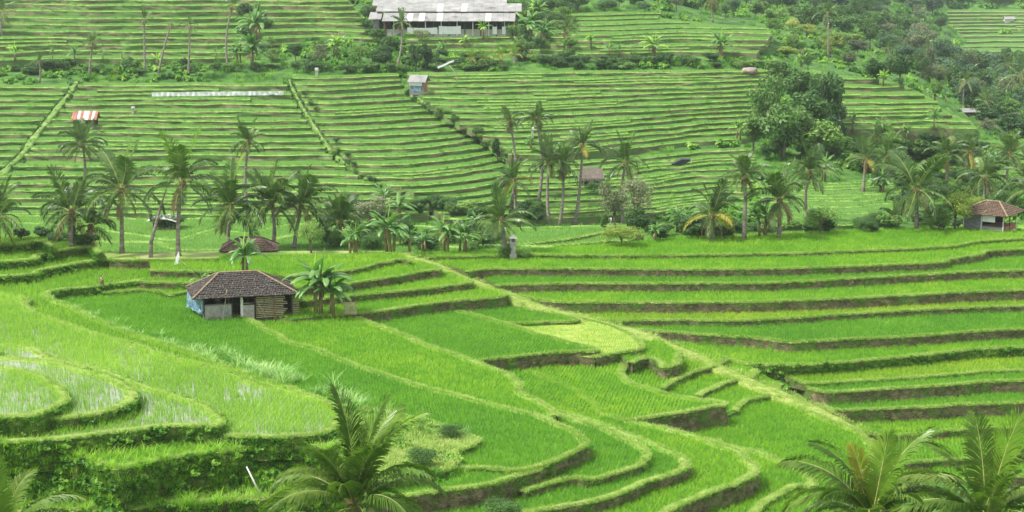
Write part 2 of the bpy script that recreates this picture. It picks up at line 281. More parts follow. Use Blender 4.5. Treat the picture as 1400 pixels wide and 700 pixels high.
# the long straight terraces on the right
RL = [(-31.6, [(570, 352), (640, 351), (732, 349), (800, 350), (971, 349), (1100, 346), (1207, 342), (1300, 337), (1400, 327), (X1, 318)]),
      (-31.85, [(640, 372), (652, 370), (686, 368), (800, 368), (971, 369), (1100, 367), (1228, 362), (1290, 359), (1298, 355), (1340, 349), (1400, 341), (X1, 331)]),
      (-32.4, [(680, 391), (700, 390), (800, 388), (1014, 388), (1100, 385), (1228, 378), (1400, 370), (X1, 362)]),
      (-33.0, [(705, 404), (730, 410), (757, 413), (800, 414), (1000, 414), (1100, 411), (1228, 405), (1400, 397), (X1, 390)]),
      (-33.75, [(765, 424), (793, 436), (820, 439), (928, 438), (1014, 439), (1100, 434), (1228, 426), (1400, 419), (X1, 412)]),
      (-34.15, [(825, 441), (845, 449), (886, 452), (971, 459), (1036, 463), (1072, 468), (1095, 468), (1186, 463), (1271, 459), (1400, 451), (X1, 444)]),
      (-34.8, [(885, 458), (930, 470), (975, 486), (1014, 497), (1070, 500), (1126, 498), (1186, 493), (1271, 485), (1400, 475), (X1, 467)]),
      (-35.45, [(1085, 520), (1110, 525), (1186, 521), (1314, 512), (1400, 507), (X1, 500)]),
      (-35.6, [(1105, 531), (1130, 537), (1186, 534), (1314, 526), (1394, 521), (X1, 516)]),
      (-36.35, [(1120, 553), (1143, 562), (1186, 560), (1271, 557), (1400, 551), (X1, 545)]),
      (-37.15, [(1160, 585), (1210, 596), (1263, 593), (1314, 588), (1400, 585), (X1, 580)]),
      (-37.6, [(1170, 625), (1211, 636), (1260, 632), (1330, 628), (1400, 624), (X1, 620)]),
      (-38.0, [(1165, 665), (1207, 669), (1243, 662), (1330, 656), (1400, 652), (X1, 648)]),
      (-39.2, [(1130, 725), (1207, 735), (1300, 730), (1400, 725), (X1, 720)])]
RL = [(-31.6 + (z + 31.6) * 1.32, f) for z, f in RL]
for i, (z, f) in enumerate(RL):
    if i == 0: bk = [(X1, 312), (1400, 318), (1310, 312), (1200, 313), (1100, 319), (1000, 324), (930, 325), (850, 333), (740, 340), (700, 343), (600, 345), (570, 347)]
    else:
        pf = RL[i - 1][1]; bk = [(u, v - 1) for u, v in reversed(pf)]
    wl = (RL[i][0] - RL[i + 1][0] if i + 1 < len(RL) else 1.6) + .35
    terrace(z, f, bk, wall=wl, rice='rice_deep' if i in (2, 5, 8, 9) else ('rice_yellow' if i in (4, 7) else 'rice'), bund=(.32 if i != 6 else .4, .1), bank='bank' if i not in (6,) else 'bank_mossy', step=.45, rough=.07)

# ================================================================== TERRAIN: beyond the ridge
FARK = dict(step=1.2, bed='bed_far', bank='bank_far', turf='turf_far', rice='rice_far', rough=.3)
MID = dict(step=.8, bed='bed_far', bank='bank', turf='turf_far', rice='rice_far', rough=.12, sp=.4, rh=.3)
terrace(-33.4, [(X0, 318), (0, 322), (60, 327), (130, 330), (200, 331), (221, 332), (240, 340), (300, 341), (337, 336), (400, 322), (470, 322), (560, 334), (640, 338), (700, 335), (760, 338)], [(760, 352), (600, 352), (X0, 352)], wall=2.4, bund=(.5, .15), **MID)
terrace(-35.2, [(X0, 300), (0, 304), (120, 312), (200, 322), (235, 328), (273, 318), (300, 312), (340, 318), (400, 306), (480, 312), (560, 320), (640, 325), (720, 322), (800, 323), (900, 318)], [(900, 345), (X0, 345)], wall=2.2, bund=(.5, .15), **MID)
terrace(-37.0, [(X0, 288), (100, 296), (200, 300), (300, 298), (380, 298), (450, 300), (560, 308), (640, 312), (720, 311), (800, 309), (960, 306), (1100, 312)], [(1100, 330), (X0, 330)], wall=2.4, bund=(.5, .15), **MID)
terrace(-33.6, [(700, 343), (729, 339), (778, 335), (822, 331), (860, 329)], [(880, 322), (700, 326)], wall=1.2, bund=(.4, .12), **MID)
terrace(-33.35, [(690, 338), (720, 334), (770, 328), (819, 320), (850, 316)], [(840, 311), (700, 318)], wall=1.2, bund=(.4, .12), **MID)

HU = [-400, 700, 900, 1050, 1150, 1250, 1350, 1800]
HVV = [360, 330, 315, 300, 250, 200, 150, 100, 50, 0, -60, -110]
HD = {-400: [186, 205, 228, 255, 275, 299, 327, 361, 402, 453, 560, 800],
      700: [186, 205, 228, 255, 275, 299, 327, 361, 402, 453, 560, 800],
      900: [186, 205, 228, 255, 275, 299, 327, 361, 402, 500, 760, 1150],
      1050: [186, 200, 225, 250, 275, 299, 328, 363, 412, 600, 950, 1250],
      1150: [186, 200, 220, 245, 280, 304, 330, 366, 500, 760, 1000, 1300],
      1250: [186, 200, 215, 240, 285, 308, 334, 450, 700, 880, 1080, 1350],
      1350: [186, 199, 212, 235, 290, 325, 430, 660, 820, 920, 1120, 1400],
      1800: [186, 199, 212, 235, 290, 370, 500, 690, 820, 920, 1120, 1400]}
def hill_d(u, v):
    u = min(max(u, HU[0]), HU[-1]); v = min(max(v, HVV[-1]), HVV[0])
    i = max(k for k in range(len(HU) - 1) if HU[k] <= u) if u < HU[-1] else len(HU) - 2
    fu = (u - HU[i]) / (HU[i + 1] - HU[i])
    def dv(row): return float(np.interp(-v, [-q for q in HVV], row))
    return dv(HD[HU[i]]) * (1 - fu) + dv(HD[HU[i + 1]]) * fu
def hill_z(u, v): return -hill_d(u, v) * tdep(v)
def section(lips, extra_top=4, zref=None, **kw):
    """lips: pixel polylines from the top row down; each row is one terrace"""
    k = dict(FARK); k.update(kw)
    zs = []
    for L in lips:
        m = L[len(L) // 2] if zref is None else None
        mu = sum(p[0] for p in L) / len(L); mv = sum(p[1] for p in L) / len(L)
        zs.append(hill_z(mu if zref is None else zref, mv))
    sr = random.Random(int(lips[0][0][1] * 10 + lips[0][-1][0])); A = random.Random(2)
    def jig(L, i): return [(u, v + 2.2 * noise.noise(Vector((u * .008, v * .02, 2))) + 1.3 * noise.noise(Vector((u * .02, i * 1.7, 5)))) for u, v in (resample(L, 30) if k.get('jig', 1) else L)]
    lips = [jig(L, i) for i, L in enumerate(lips)]
    for i, L in enumerate(lips):
        k['rice'] = sr.choice(['rice_far', 'rice_far', 'rice_far2'])
        if 0 < i and len(L) > 5 and sr.random() < .5:          # a short extra step splitting the terrace above
            a0 = sr.randrange(0, len(L) - 4); a1 = min(len(L), a0 + sr.randrange(4, 9)); Up = lips[i - 1]; ux = [p[0] for p in Up]; uy = [p[1] for p in Up]
            sg = [(u, v * .5 + float(np.interp(u, ux, uy)) * .5 + sr.uniform(-.4, .4)) for u, v in L[a0:a1]]
            if sg[-1][0] < ux[-1] and sg[0][0] > ux[0]: terrace((zs[i] + zs[i - 1]) / 2, sg, [(u, float(np.interp(u, ux, uy)) - 1) for u, v in reversed(sg)], wall=.9, **k)
        up = [(u, v - extra_top) for u, v in L] if i == 0 else [(u, v - 1) for u, v in lips[i - 1]]
        nz = zs[i + 1] if i + 1 < len(lips) else zs[i] - 4.0
        wl = max(.6, zs[i] - nz + .5)
        terrace(zs[i], L, list(reversed(up)), wall=wl, **k)
def wavy(x0, x1, y0, y1, n, amp, seed, curve=0):
    r = random.Random(seed); ph = r.uniform(0, 6); out = []
    for i in range(n):
        t = i / (n - 1); out.append((x0 + (x1 - x0) * t, y0 + (y1 - y0) * t + amp * math.sin(ph + t * 5) - curve * math.sin(PI * t)))
    return out
HK = dict(bund=(.4, .12), sp=.6, rh=.24, wall=1)
HK.pop('wall')
def pathx(P, y):
    ys = [p[1] for p in P]; xs = [p[0] for p in P]; return float(np.interp(y, ys, xs))
PA = [(104, 112), (97, 125), (65, 165), (30, 210), (0, 240), (-60, 290)]
PB = [(395, 108), (402, 125), (425, 165), (452, 205), (490, 238), (520, 252), (560, 262), (600, 300)]
PC = [(548, 95), (560, 125), (580, 140), (605, 160), (640, 178), (672, 196), (692, 215), (700, 250), (705, 300)]
# L1
rows = [120, 129, 137, 145, 155, 165, 175, 184, 194, 204, 214, 226]
section([wavy(X0, pathx(PA, y) - 7, y, y, 6, .4, i) for i, y in enumerate(rows)], **HK)
# L2
rows = [117, 129, 143, 153, 165, 174, 183, 193.5, 203.5, 213, 228, 241, 252, 262, 272, 283, 293]
section([wavy(pathx(PA, y) + 6 if y < 240 else X0, pathx(PB, y) - 6, y, y, 8, .4, 20 + i) for i, y in enumerate(rows)], **HK)
# M
rl = [(107, 103), (115, 109), (123, 116), (131, 128), (140, 136), (149, 144), (157, 152), (167, 160), (177, 168), (186, 176), (196, 184), (205, 192), (214, 200), (225, 209), (235, 219), (243, 228), (253, 239), (262, 249), (273, 259), (282, 270), (292, 281), (300, 292)]
lips = []
for i, (ya, yb) in enumerate(rl):
    xa, xb = pathx(PB, ya) + 6, pathx(PC, yb) - 6
    lips.append([(xa, ya), (xa + (xb - xa) * .3, ya - (ya - yb) * .05 + .5), (xa + (xb - xa) * .6, ya - (ya - yb) * .3), (xa + (xb - xa) * .85, ya - (ya - yb) * .7), (xb, yb)])
section(lips, **HK)
# R
tl = [102, 110, 117.5, 126, 134.5, 143, 151.5, 160, 169, 177.5, 186, 194, 203, 212]
tr = [97, 103, 109.5, 117, 123.5, 130, 136.5, 144, 151, 158, 166, 174, 182, 190]
lips = []
for i, (a, b) in enumerate(zip(tl, tr)):
    xa = pathx(PC, a) + 6; xb = 1075 - i * 3; d = 3 * math.sin(i * 1.7)
    lips.append([(xa, a), (xa + 60, a + 1), (740, a - 1 + d * .3), (800, a - 2.5 + d * .4), (880, a + (b - a) * .5), (950, b + 3 - d * .3), (1010, b + 1), (xb, b)])
section(lips, **HK)
# RL, curving terraces in the middle distance
lips = []
for i in range(10):
    y = 222 + i * 8.2; d = 4 * math.sin(i * 1.3)
    lips.append([(706, y + 4), (750, y + 3), (800, y + 2), (850, y - 1 + d * .3), (900, y - 7 - d * .5), (940, y - 12 + d * .4), (980, y - 15 - d * .4), (1030 + d, y - 17)])
section(lips, **HK)
# MR
lips = []
for i in range(8):
    y = 252 + i * 8; d = 5 * math.sin(i * 1.9)
    lips.append([(1040, y + 3), (1080, y + d * .4), (1120, y - 2), (1150 + d, y + 1), (1190, y - 1 - d * .4), (1235 - i * 2, y - 5)])
section(lips, **dict(HK, rough=.3))
lips = [wavy(1225, X1, y + 2, y - 2, 6, 1, int(y)) for y in (192, 201, 210, 219, 228, 238)]
section(lips, **HK)
# R2
rows = [(1075, 1122, 101), (1120, 1202, 108), (1128, 1237, 119), (1132, 1264, 130), (1135, 1281, 140.5), (1138, 1286, 148), (1145, 1301, 158), (1150, 1327, 167), (1160, 1335, 176)]
section([wavy(a, b, y + .5, y - .5, 6, .4, int(y)) for a, b, y in rows], zref=1150, **dict(HK))
# UL
rows = [-22, -14, -6, 1.5, 8, 16.5, 26, 35, 44, 53, 62.5, 72.5, 82]
section([wavy(X0, (470 + (y + 6) * .9) if y < 60 else 400 - (y - 60) * 4, y, y - 1.2, 9, .8, 60 + i) for i, y in enumerate(rows)], **dict(HK, sp=.75, rh=.26, bund=(.45, .15)))
# UR
rows = [(765, 905, 20), (775, 900, 26), (785, 942, 32), (790, 1052, 39), (782, 1056, 45.5), (778, 1050, 54), (775, 1045, 62), (790, 1035, 71)]
section([wavy(a, b, y + 1, y, 6, .5, int(y)) for a, b, y in rows], zref=900, **dict(HK, sp=.75, rh=.26, bund=(.45, .15)))
section([wavy(555, 770, y + 1, y, 5, .6, int(y)) for y in (44, 52, 61, 70)], **dict(HK, sp=.75, rh=.26, bund=(.45, .15)))
# far right hillside
rows = [16, 20.5, 25, 30, 35, 39.5, 44, 49, 56, 63, 70, 78, 86]
section([wavy(1285 + i * 2, X1, y, y - 1, 6, .5, 80 + i) for i, y in enumerate(rows)], zref=1380, **dict(HK, step=3, sp=1.6, rh=.3, bund=(.9, .25)))

# ------------------------------------------------------------------ base ground under and between the terraces
def build_ground():
    global GR0, GR1
    us = list(np.arange(-720, 2121, 20)); vv = list(np.arange(352, -111, -6))
    V = []; 
    for v in vv:
        for u in us:
            D = hill_d(u, v); p = at_d(u, v, D)
            h = noise.fractal(Vector((p.x * .02, p.y * .02, 0)), .8, 2, 4) * min(1.2, (D - 180) * .006)
            V.append([p.x, p.y, p.z - 1.0 + h])
    V = np.array(V); n = len(us)
    # near part, continued towards and under the camera on a plain grid of the same columns
    rows = []
    slabP = np.vstack([np.c_[s['W'][::4], np.full(len(s['W'][::4]), s['z'])] for s in SLABS if -40 < s['z'] and s['W'][:, 1].mean() < 205])
    first = V[:n]
    for D in [3, 10, 20, 35, 50, 65, 80, 92, 98] + list(np.arange(102, 184, 2.5)):
        r = []
        for k in range(n):
            x = first[k][0] * D / first[k][1]; y = D
            if D < 99: z = -1.8 - .375 * D + 1.2 * noise.noise(Vector((x * .05, y * .05, 3)))
            else:
                d2 = (slabP[:, 0] - x) ** 2 + (slabP[:, 1] - y) ** 2 + .5; wt = d2 ** -2.5
                z = float((wt * slabP[:, 2]).sum() / wt.sum()) - 1.1
            r.append([x, y, z])
        rows.append(r)
    V = np.vstack([np.array(rows).reshape(-1, 3), V])
    top = np.full(len(V), -1e9)
    for s in SLABS:
        pl = s['poly']; bb = (V[:, 0] > pl[:, 0].min()) & (V[:, 0] < pl[:, 0].max()) & (V[:, 1] > pl[:, 1].min()) & (V[:, 1] < pl[:, 1].max())
        idx = np.where(bb)[0]
        if len(idx) == 0: continue
        ins = inside(V[idx, 0], V[idx, 1], pl); ii = idx[ins]; top[ii] = np.maximum(top[ii], s['z'])
    m = top > -1e8; V[m, 2] = np.minimum(V[m, 2], top[m] - .8)
    nr = len(V) // n; Fs = []
    for a in range(nr - 1):
        for i in range(n - 1): Fs.append((a * n + i, a * n + i + 1, (a + 1) * n + i + 1, (a + 1) * n + i))
    # a wide apron out to the horizon
    b = len(V); ap = [(-6000, -300, -70), (6000, -300, -70), (6000, 5000, -70), (-6000, 5000, -70)]
    VV = [tuple(p) for p in V] + ap; 
    o = mesh_obj('ground', VV, Fs + [(b, b + 1, b + 2, b + 3)], M['ground'], smooth=True); o['kind'] = 'structure'
    GR0 = len(BF); add_bvh([tuple(p) for p in V], Fs); GR1 = len(BF)
build_ground()

# ------------------------------------------------------------------ paths running down between terraces
def ribbon(name, pts, width, mat, skirt=1.5, h=.08, step=.8, mound=.15, wob=.25):
    C = []
    for q in pts:
        u, v, z = q; C.append(on_z(u, v, z))
    P = np.array([tuple(c) for c in C]); d = np.r_[0, np.cumsum(np.linalg.norm(np.diff(P[:, :2], axis=0), axis=1))]
    n = max(3, int(d[-1] / step)); s = np.linspace(0, d[-1], n); P = np.c_[[np.interp(s, d, P[:, k]) for k in range(3)]].T
    for _ in range(2): P[1:-1] = (P[:-2] + 2 * P[1:-1] + P[2:]) / 4
    t = np.gradient(P[:, :2], axis=0); t /= np.linalg.norm(t, axis=1)[:, None] + 1e-9; N = np.c_[t[:, 1], -t[:, 0]]
    rows = []
    for o, dz in ((-width * .8, -skirt), (-width * .55, -.08), (-width * .3, mound), (0, mound * .6), (width * .3, mound), (width * .55, -.08), (width * .8, -skirt)):
        rows.append([(p[0] + nn[0] * (o + wob * noise.noise(Vector((p[0] * .2, p[1] * .2, o)))), p[1] + nn[1] * (o + wob * noise.noise(Vector((p[0] * .2, p[1] * .2, o)))), p[2] + h + dz + .08 * noise.noise(Vector((p[0], p[1], o)))) for p, nn in zip(P, N)])
    V, Fs = strip(rows); k = len(P); Fs += [tuple(i * k for i in range(7)), tuple(i * k + k - 1 for i in range(7))[::-1]]; o = mesh_obj(name, V, Fs, mat, smooth=True); o['kind'] = 'structure'; add_bvh(V, Fs)
    PATHS.append((P, N, width)); return o
PATHS = []
M['ground_path'] = rough_mat('hill_path', [(.3, (.07, .15, .03)), (.5, (.13, .23, .045)), (.7, (.24, .31, .10))], .5, .95, bump=.6, bscale=4)
ribbon('path', [(555, 349, -31.2), (590, 361, -31.9), (640, 383, -32.7), (690, 402, -33.3), (740, 423, -33.9), (800, 437, -34.3), (870, 455, -34.7), (930, 480, -35.15), (1000, 511, -35.8), (1080, 545, -36.3), (1130, 567, -36.6), (1165, 590, -37.0)], 1.35, M['path'], mound=.08, wob=.5)
def hpath(P, width, **k): return ribbon('path', [(x, y, hill_z(x, y) - .12) for x, y in P], width, M['ground_path'], step=1.2, mound=.04, wob=.35, skirt=.9, **k)
hpath(PA[:5], .9); hpath(PB[:6], .5); hpath(PC[1:7], .55)
for P in (PA[:5], PB[:6]):
    pass
BVH = BVHTree.FromPolygons(BV, BF, epsilon=0)
def hit(u, v):
    d = ray(u, v).normalized(); r = BVH.ray_cast(Vector((0, 0, 0)), d)
    return r[0] if r[0] else on_z(u, v, -35)
def ground_at(x, y):
    r = BVH.ray_cast(Vector((x, y, 60)), Vector((0, 0, -1))); return r[0].z if r[0] else -40
# ================================================================== rice and grass (stuff)
def blades_mesh(name, n, h, spread, width, lean, mat, seed, segs=2, fan=.9):
    r = np.random.default_rng(seed); V = []; Fq = []
    for i in range(n):
        a = r.uniform(0, 2 * PI); rad = spread * math.sqrt(r.uniform(0, 1)); hh = h * r.uniform(.7, 1.1); ln = lean * r.uniform(.2, 1.2); wd = width * r.uniform(.7, 1.2)
        bx, by = rad * math.cos(a), rad * math.sin(a); dx, dy = math.cos(a + r.normal(0, .5)), math.sin(a + r.normal(0, .5)); px, py = -dy, dx
        b = len(V)
        for s in range(segs + 1):
            t = s / segs; o = ln * hh * t ** 1.7; z = hh * t * (1 - .18 * lean * t); ww = wd * (1 - t * .95) * .5 if s else wd * .35
            V += [(bx + dx * o - px * ww, by + dy * o - py * ww, z), (bx + dx * o + px * ww, by + dy * o + py * ww, z)]
        for s in range(segs): Fq.append((b + 2 * s, b + 2 * s + 1, b + 2 * s + 3, b + 2 * s + 2))
    return np_mesh(name, V, Fq, mat)
def scatter(name, me, P, sc, label, cat, rz=None):
    """one 'stuff' object: the points carry size and turn, a node group puts a tuft on each"""
    if len(P) == 0: return
    proto = bpy.data.objects.new(name + '_tuft', me)
    m = bpy.data.meshes.new(name); m.vertices.add(len(P)); m.vertices.foreach_set('co', np.asarray(P, np.float32).ravel())
    a = m.attributes.new('size', 'FLOAT', 'POINT'); a.data.foreach_set('value', np.asarray(sc, np.float32))
    a = m.attributes.new('turn', 'FLOAT', 'POINT'); a.data.foreach_set('value', (RNG.uniform(0, 2 * PI, len(P)) if rz is None else rz).astype(np.float32))
    o = bpy.data.objects.new(name, m); COL.objects.link(o); tag(o, label, cat, None, 'stuff')
    g = bpy.data.node_groups.new(name + '_nodes', 'GeometryNodeTree')
    g.interface.new_socket('Geometry', in_out='INPUT', socket_type='NodeSocketGeometry'); g.interface.new_socket('Geometry', in_out='OUTPUT', socket_type='NodeSocketGeometry')
    N = g.nodes; L = g.links; gi = N.new('NodeGroupInput'); go = N.new('NodeGroupOutput'); ip = N.new('GeometryNodeInstanceOnPoints')
    oi = N.new('GeometryNodeObjectInfo'); oi.inputs['Object'].default_value = proto; oi.inputs['As Instance'].default_value = True
    a1 = N.new('GeometryNodeInputNamedAttribute'); a1.data_type = 'FLOAT'; a1.inputs['Name'].default_value = 'size'
    a2 = N.new('GeometryNodeInputNamedAttribute'); a2.data_type = 'FLOAT'; a2.inputs['Name'].default_value = 'turn'
    cb = N.new('ShaderNodeCombineXYZ'); L.new(a2.outputs['Attribute'], cb.inputs['Z'])
    L.new(gi.outputs[0], ip.inputs['Points']); L.new(oi.outputs['Geometry'], ip.inputs['Instance']); L.new(cb.outputs[0], ip.inputs['Rotation'])
    L.new(a1.outputs['Attribute'], ip.inputs['Scale']); L.new(ip.outputs[0], go.inputs[0])
    md = o.modifiers.new('scatter', 'NODES'); md.node_group = g; return o
def covered(P, z, skip):
    c = np.zeros(len(P), bool)
    for s in SLABS:
        if s['z'] <= z + .02 or s is skip: continue
        pl = s['poly']; bb = (P[:, 0] > pl[:, 0].min()) & (P[:, 0] < pl[:, 0].max()) & (P[:, 1] > pl[:, 1].min()) & (P[:, 1] < pl[:, 1].max()) & ~c
        idx = np.where(bb)[0]
        if len(idx): c[idx[inside(P[idx, 0], P[idx, 1], pl)]] = True
    return c
def in_view(P, mu=330, v0=-30, v1=760):
    u, v = to_px(P); return (u > -mu) & (u < 1400 + mu) & (v > v0) & (v < v1)
RP = {}
for s in SLABS:
    if not s['rice']: continue
    pl = s['poly']; sp = s['sp']; c0 = pl.mean(0)
    th = s['th'] if s['th'] is not None else random.choice([.1, -.15, .3, 1.4])
    R = np.array([[math.cos(th), -math.sin(th)], [math.sin(th), math.cos(th)]])
    q = (pl - c0) @ R; gx = np.arange(q[:, 0].min(), q[:, 0].max(), sp * .85); gy = np.arange(q[:, 1].min(), q[:, 1].max(), sp * 1.1)
    G = np.stack(np.meshgrid(gx, gy), -1).reshape(-1, 2); G += RNG.normal(0, sp * (.09 if s['th'] else .15), G.shape); G = G @ R.T + c0
    P = np.c_[G, np.full(len(G), s['z'])]
    P = P[in_view(P)]
    if len(P) == 0: continue
    P = P[inside(P[:, 0], P[:, 1], pl)]; P = P[~covered(P, s['z'], s)]
    # keep off the bund
    Wd = s['W'][::2]; keep = np.ones(len(P), bool)
    for a in range(0, len(P), 4000):
        d = ((P[a:a + 4000, None, :2] - Wd[None]) ** 2).sum(-1).min(1); keep[a:a + 4000] = d > (s['bw'] + sp * .3) ** 2
    P = P[keep]
    if s['dens'] < 1:
        nn = np.array([noise.noise(Vector((p[0] * .3, p[1] * .1, 5))) for p in P]) if len(P) else np.zeros(0)
        P = P[RNG.uniform(0, 1, len(P)) < s['dens'] + nn * .8]
    P[:, 2] -= .02
    sc = s['rh'] / .42 * RNG.uniform(.65, 1.3, len(P)) * 1.0
    RP.setdefault((s['rice'], 'f' if sp > .3 else 'n'), []).append((P, sc))
NAMES = {'rice_yellow': 'yellower rice plants on a few of the right hand terraces', 'rice_far2': 'paler rice plants on some of the hillside terraces', 'rice': 'bright green rice plants filling the middle and right terraces', 'rice_deep': 'deeper green rice plants on the field below the tiled hut', 'rice_young': 'young yellow green rice plants standing in the flooded left terraces', 'rice_far': 'rice plants on the hillside terraces beyond the palms'}
tot = 0
for (k, lod), L in RP.items():
    P = np.vstack([a for a, b in L]); sc = np.concatenate([b for a, b in L]); tot += len(P)
    if lod == 'f': me = blades_mesh('rice', 11, .42, .26, .10, .9, M[k], 3, 1)
    elif k == 'rice_young': me = blades_mesh('rice', 11, .42, .055, .03, .42, M[k], 4, 2)
    else: me = blades_mesh('rice', 15, .42, .10, .034, .5, M[k], 5, 2)
    scatter('rice', me, P, sc, NAMES[k], 'rice')
print('rice tufts', tot)
# grass on the bunds and hanging over the banks
gp, gs, wp, ws, fp_, fs_ = [], [], [], [], [], []
for s in SLABS:
    W, N = s['W'], s['N']; near = W[:, 1].mean() < 206
    P3 = np.c_[W, np.full(len(W), s['z'])]; vis = in_view(P3, 300); W, N = W[vis], N[vis]
    if len(W) == 0: continue
    if near:
        rep = 20; Wr = np.repeat(W, rep, 0); Nr = np.repeat(N, rep, 0); o = RNG.uniform(-s['bw'] * 1.05, .1, len(Wr))
        T = np.c_[-Nr[:, 1], Nr[:, 0]]; Q = Wr + Nr * o[:, None] + T * RNG.uniform(-.2, .2, (len(Wr), 1))
        gp.append(np.c_[Q, np.full(len(Q), s['z'] + .06)]); gs.append(RNG.uniform(.5, 1.2, len(Q)))
        rep = 22 if s['bank'] == 'bank_mossy' else 8
        Wr = np.repeat(W, rep, 0); Nr = np.repeat(N, rep, 0); h = RNG.uniform(0, 1, len(Wr)) ** (1.0 if rep > 10 else 2.2) * s['wall']
        T = np.c_[-Nr[:, 1], Nr[:, 0]]; Q = Wr + Nr * (.08 + .16 * h / s['wall'])[:, None] + T * RNG.uniform(-.25, .25, (len(Wr), 1))
        wp.append(np.c_[Q, s['z'] - h]); ws.append(RNG.uniform(.5, 1.3, len(Q)) * (1 if rep > 10 else .8))
    elif W[:, 1].mean() < 560:
        rep = 6; Wr = np.repeat(W, rep, 0); Nr = np.repeat(N, rep, 0); o = RNG.uniform(-s['bw'], .15, len(Wr))
        T = np.c_[-Nr[:, 1], Nr[:, 0]]; Q = Wr + Nr * o[:, None] + T * RNG.uniform(-.6, .6, (len(Wr), 1)); z = s['z'] + .1 - (RNG.uniform(0, 1, len(Q)) < .45) * RNG.uniform(0, 1, len(Q)) * s['wall']
        fp_.append(np.c_[Q, z]); fs_.append(RNG.uniform(.5, 1.3, len(Q)))
P = np.vstack(gp); scatter('grass', blades_mesh('grass', 12, .2, .16, .026, .9, M['grass'], 11, 1), P, np.concatenate(gs), 'short pale grass growing along the tops of the near bunds', 'grass')
lp, ls = [], []
for s in SLABS:
    if s['bank'] != 'bank_mossy' or s['W'][:, 1].mean() > 206: continue
    W, N = s['W'], s['N']; rep = int(3 + 3.2 * s['wall']); Wr = np.repeat(W, rep, 0); Nr = np.repeat(N, rep, 0); h = RNG.uniform(0, 1, len(Wr)) * s['wall']
    Q = Wr + Nr * (.02 + .16 * h / s['wall'])[:, None] + RNG.uniform(-.2, .2, (len(Wr), 2)); lp.append(np.c_[Q, s['z'] - h]); ls.append(RNG.uniform(.12, .34, len(Q)) * min(1.6, .7 + .3 * s['wall']))
P = np.vstack(lp); keep = np.array([noise.noise(Vector(p) * .9) > -.12 for p in P])
LEAFY = (P[keep], np.concatenate(ls)[keep])
P = np.vstack(wp); scatter('weeds', blades_mesh('weeds', 12, .24, .14, .04, 1.3, M['weed'], 12, 2), P, np.concatenate(ws), 'low weeds clinging to the earth banks of the near terraces', 'weeds')
P = np.vstack(fp_); scatter('grass', blades_mesh('grass', 9, .4, .35, .07, 1.0, M['weed'], 13, 1), P, np.concatenate(fs_), 'rough grass along the banks of the hillside terraces', 'grass')
# ================================================================== plants
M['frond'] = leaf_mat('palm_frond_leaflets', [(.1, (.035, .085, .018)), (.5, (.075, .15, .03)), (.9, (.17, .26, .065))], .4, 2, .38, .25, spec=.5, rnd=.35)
M['frond_near'] = leaf_mat('near_palm_frond_leaflets', [(.1, (.05, .11, .018)), (.5, (.11, .20, .03)), (.9, (.24, .33, .07))], .4, 2, .45, .3, spec=.3, rnd=.35)  # brighter, yellower leaflet colour used on the foreground palms
M['frond_young'] = leaf_mat('young_palm_frond', [(.1, (.10, .20, .02)), (.5, (.16, .29, .03)), (.9, (.30, .40, .05))], .4, 2, .38, .35, spec=.5, rnd=.3)
M['frond_gold'] = leaf_mat('yellowing_palm_frond', [(.1, (.22, .25, .03)), (.5, (.38, .34, .05)), (.9, (.55, .42, .10))], .4, 2, .5, .3, rnd=.3)
M['frond_dry'] = leaf_mat('dry_palm_frond', [(.1, (.13, .09, .045)), (.5, (.25, .18, .09)), (.9, (.38, .30, .17))], .4, 2, .8, .15, tcol=(1, .9, .7), spec=.1, rnd=.3)
M['rachis'] = rough_mat('palm_midrib', [(.3, (.22, .26, .07)), (.7, (.45, .42, .16))], 2, .5)
M['trunk'] = rough_mat('palm_trunk', [(.3, (.12, .10, .08)), (.55, (.26, .23, .19)), (.75, (.42, .39, .33))], 1.2, .9, (1, 1, 3.5), .8, 5)
M['bark'] = rough_mat('tree_bark', [(.3, (.09, .07, .05)), (.7, (.25, .21, .16))], 1.5, .9, (2, 2, .6), .8, 5)
M['fibre'] = rough_mat('palm_crown_fibre', [(.3, (.10, .065, .03)), (.7, (.24, .17, .08))], 5, .95, bump=1)
M['coconut'] = rough_mat('coconut', [(.3, (.16, .17, .04)), (.7, (.30, .22, .06))], 4, .5)
M['banana'] = leaf_mat('banana_leaf', [(.1, (.06, .16, .03)), (.5, (.11, .25, .05)), (.9, (.22, .37, .10))], .4, 1.5, .35, .3, spec=.5, rnd=.4)
M['banana_young'] = leaf_mat('young_banana_leaf', [(.1, (.20, .38, .04)), (.5, (.32, .50, .07)), (.9, (.45, .60, .12))], .4, 1.5, .35, .4, spec=.4, rnd=.3)
M['banana_stem'] = rough_mat('banana_stem', [(.3, (.10, .06, .035)), (.55, (.22, .20, .08)), (.75, (.33, .26, .16))], 2.0, .7, (2, 2, .7), .5)
LEAF = {'dark': [(.1, (.025, .07, .018)), (.5, (.05, .12, .028)), (.9, (.10, .20, .05))], 'mid': [(.1, (.035, .09, .018)), (.5, (.065, .15, .03)), (.9, (.13, .25, .05))],
        'light': [(.1, (.07, .15, .03)), (.5, (.13, .25, .045)), (.9, (.24, .38, .09))], 'yellow': [(.1, (.13, .20, .03)), (.5, (.24, .33, .05)), (.9, (.40, .45, .12))],
        'grey': [(.1, (.08, .11, .05)), (.5, (.15, .18, .09)), (.9, (.27, .29, .17))], 'blue': [(.1, (.04, .09, .045)), (.5, (.07, .145, .065)), (.9, (.12, .21, .10))]}
for k, st in LEAF.items(): M['leaf_' + k] = leaf_mat(k + '_tree_leaves', st, .12, 1.2, .5, .25, rnd=.5)

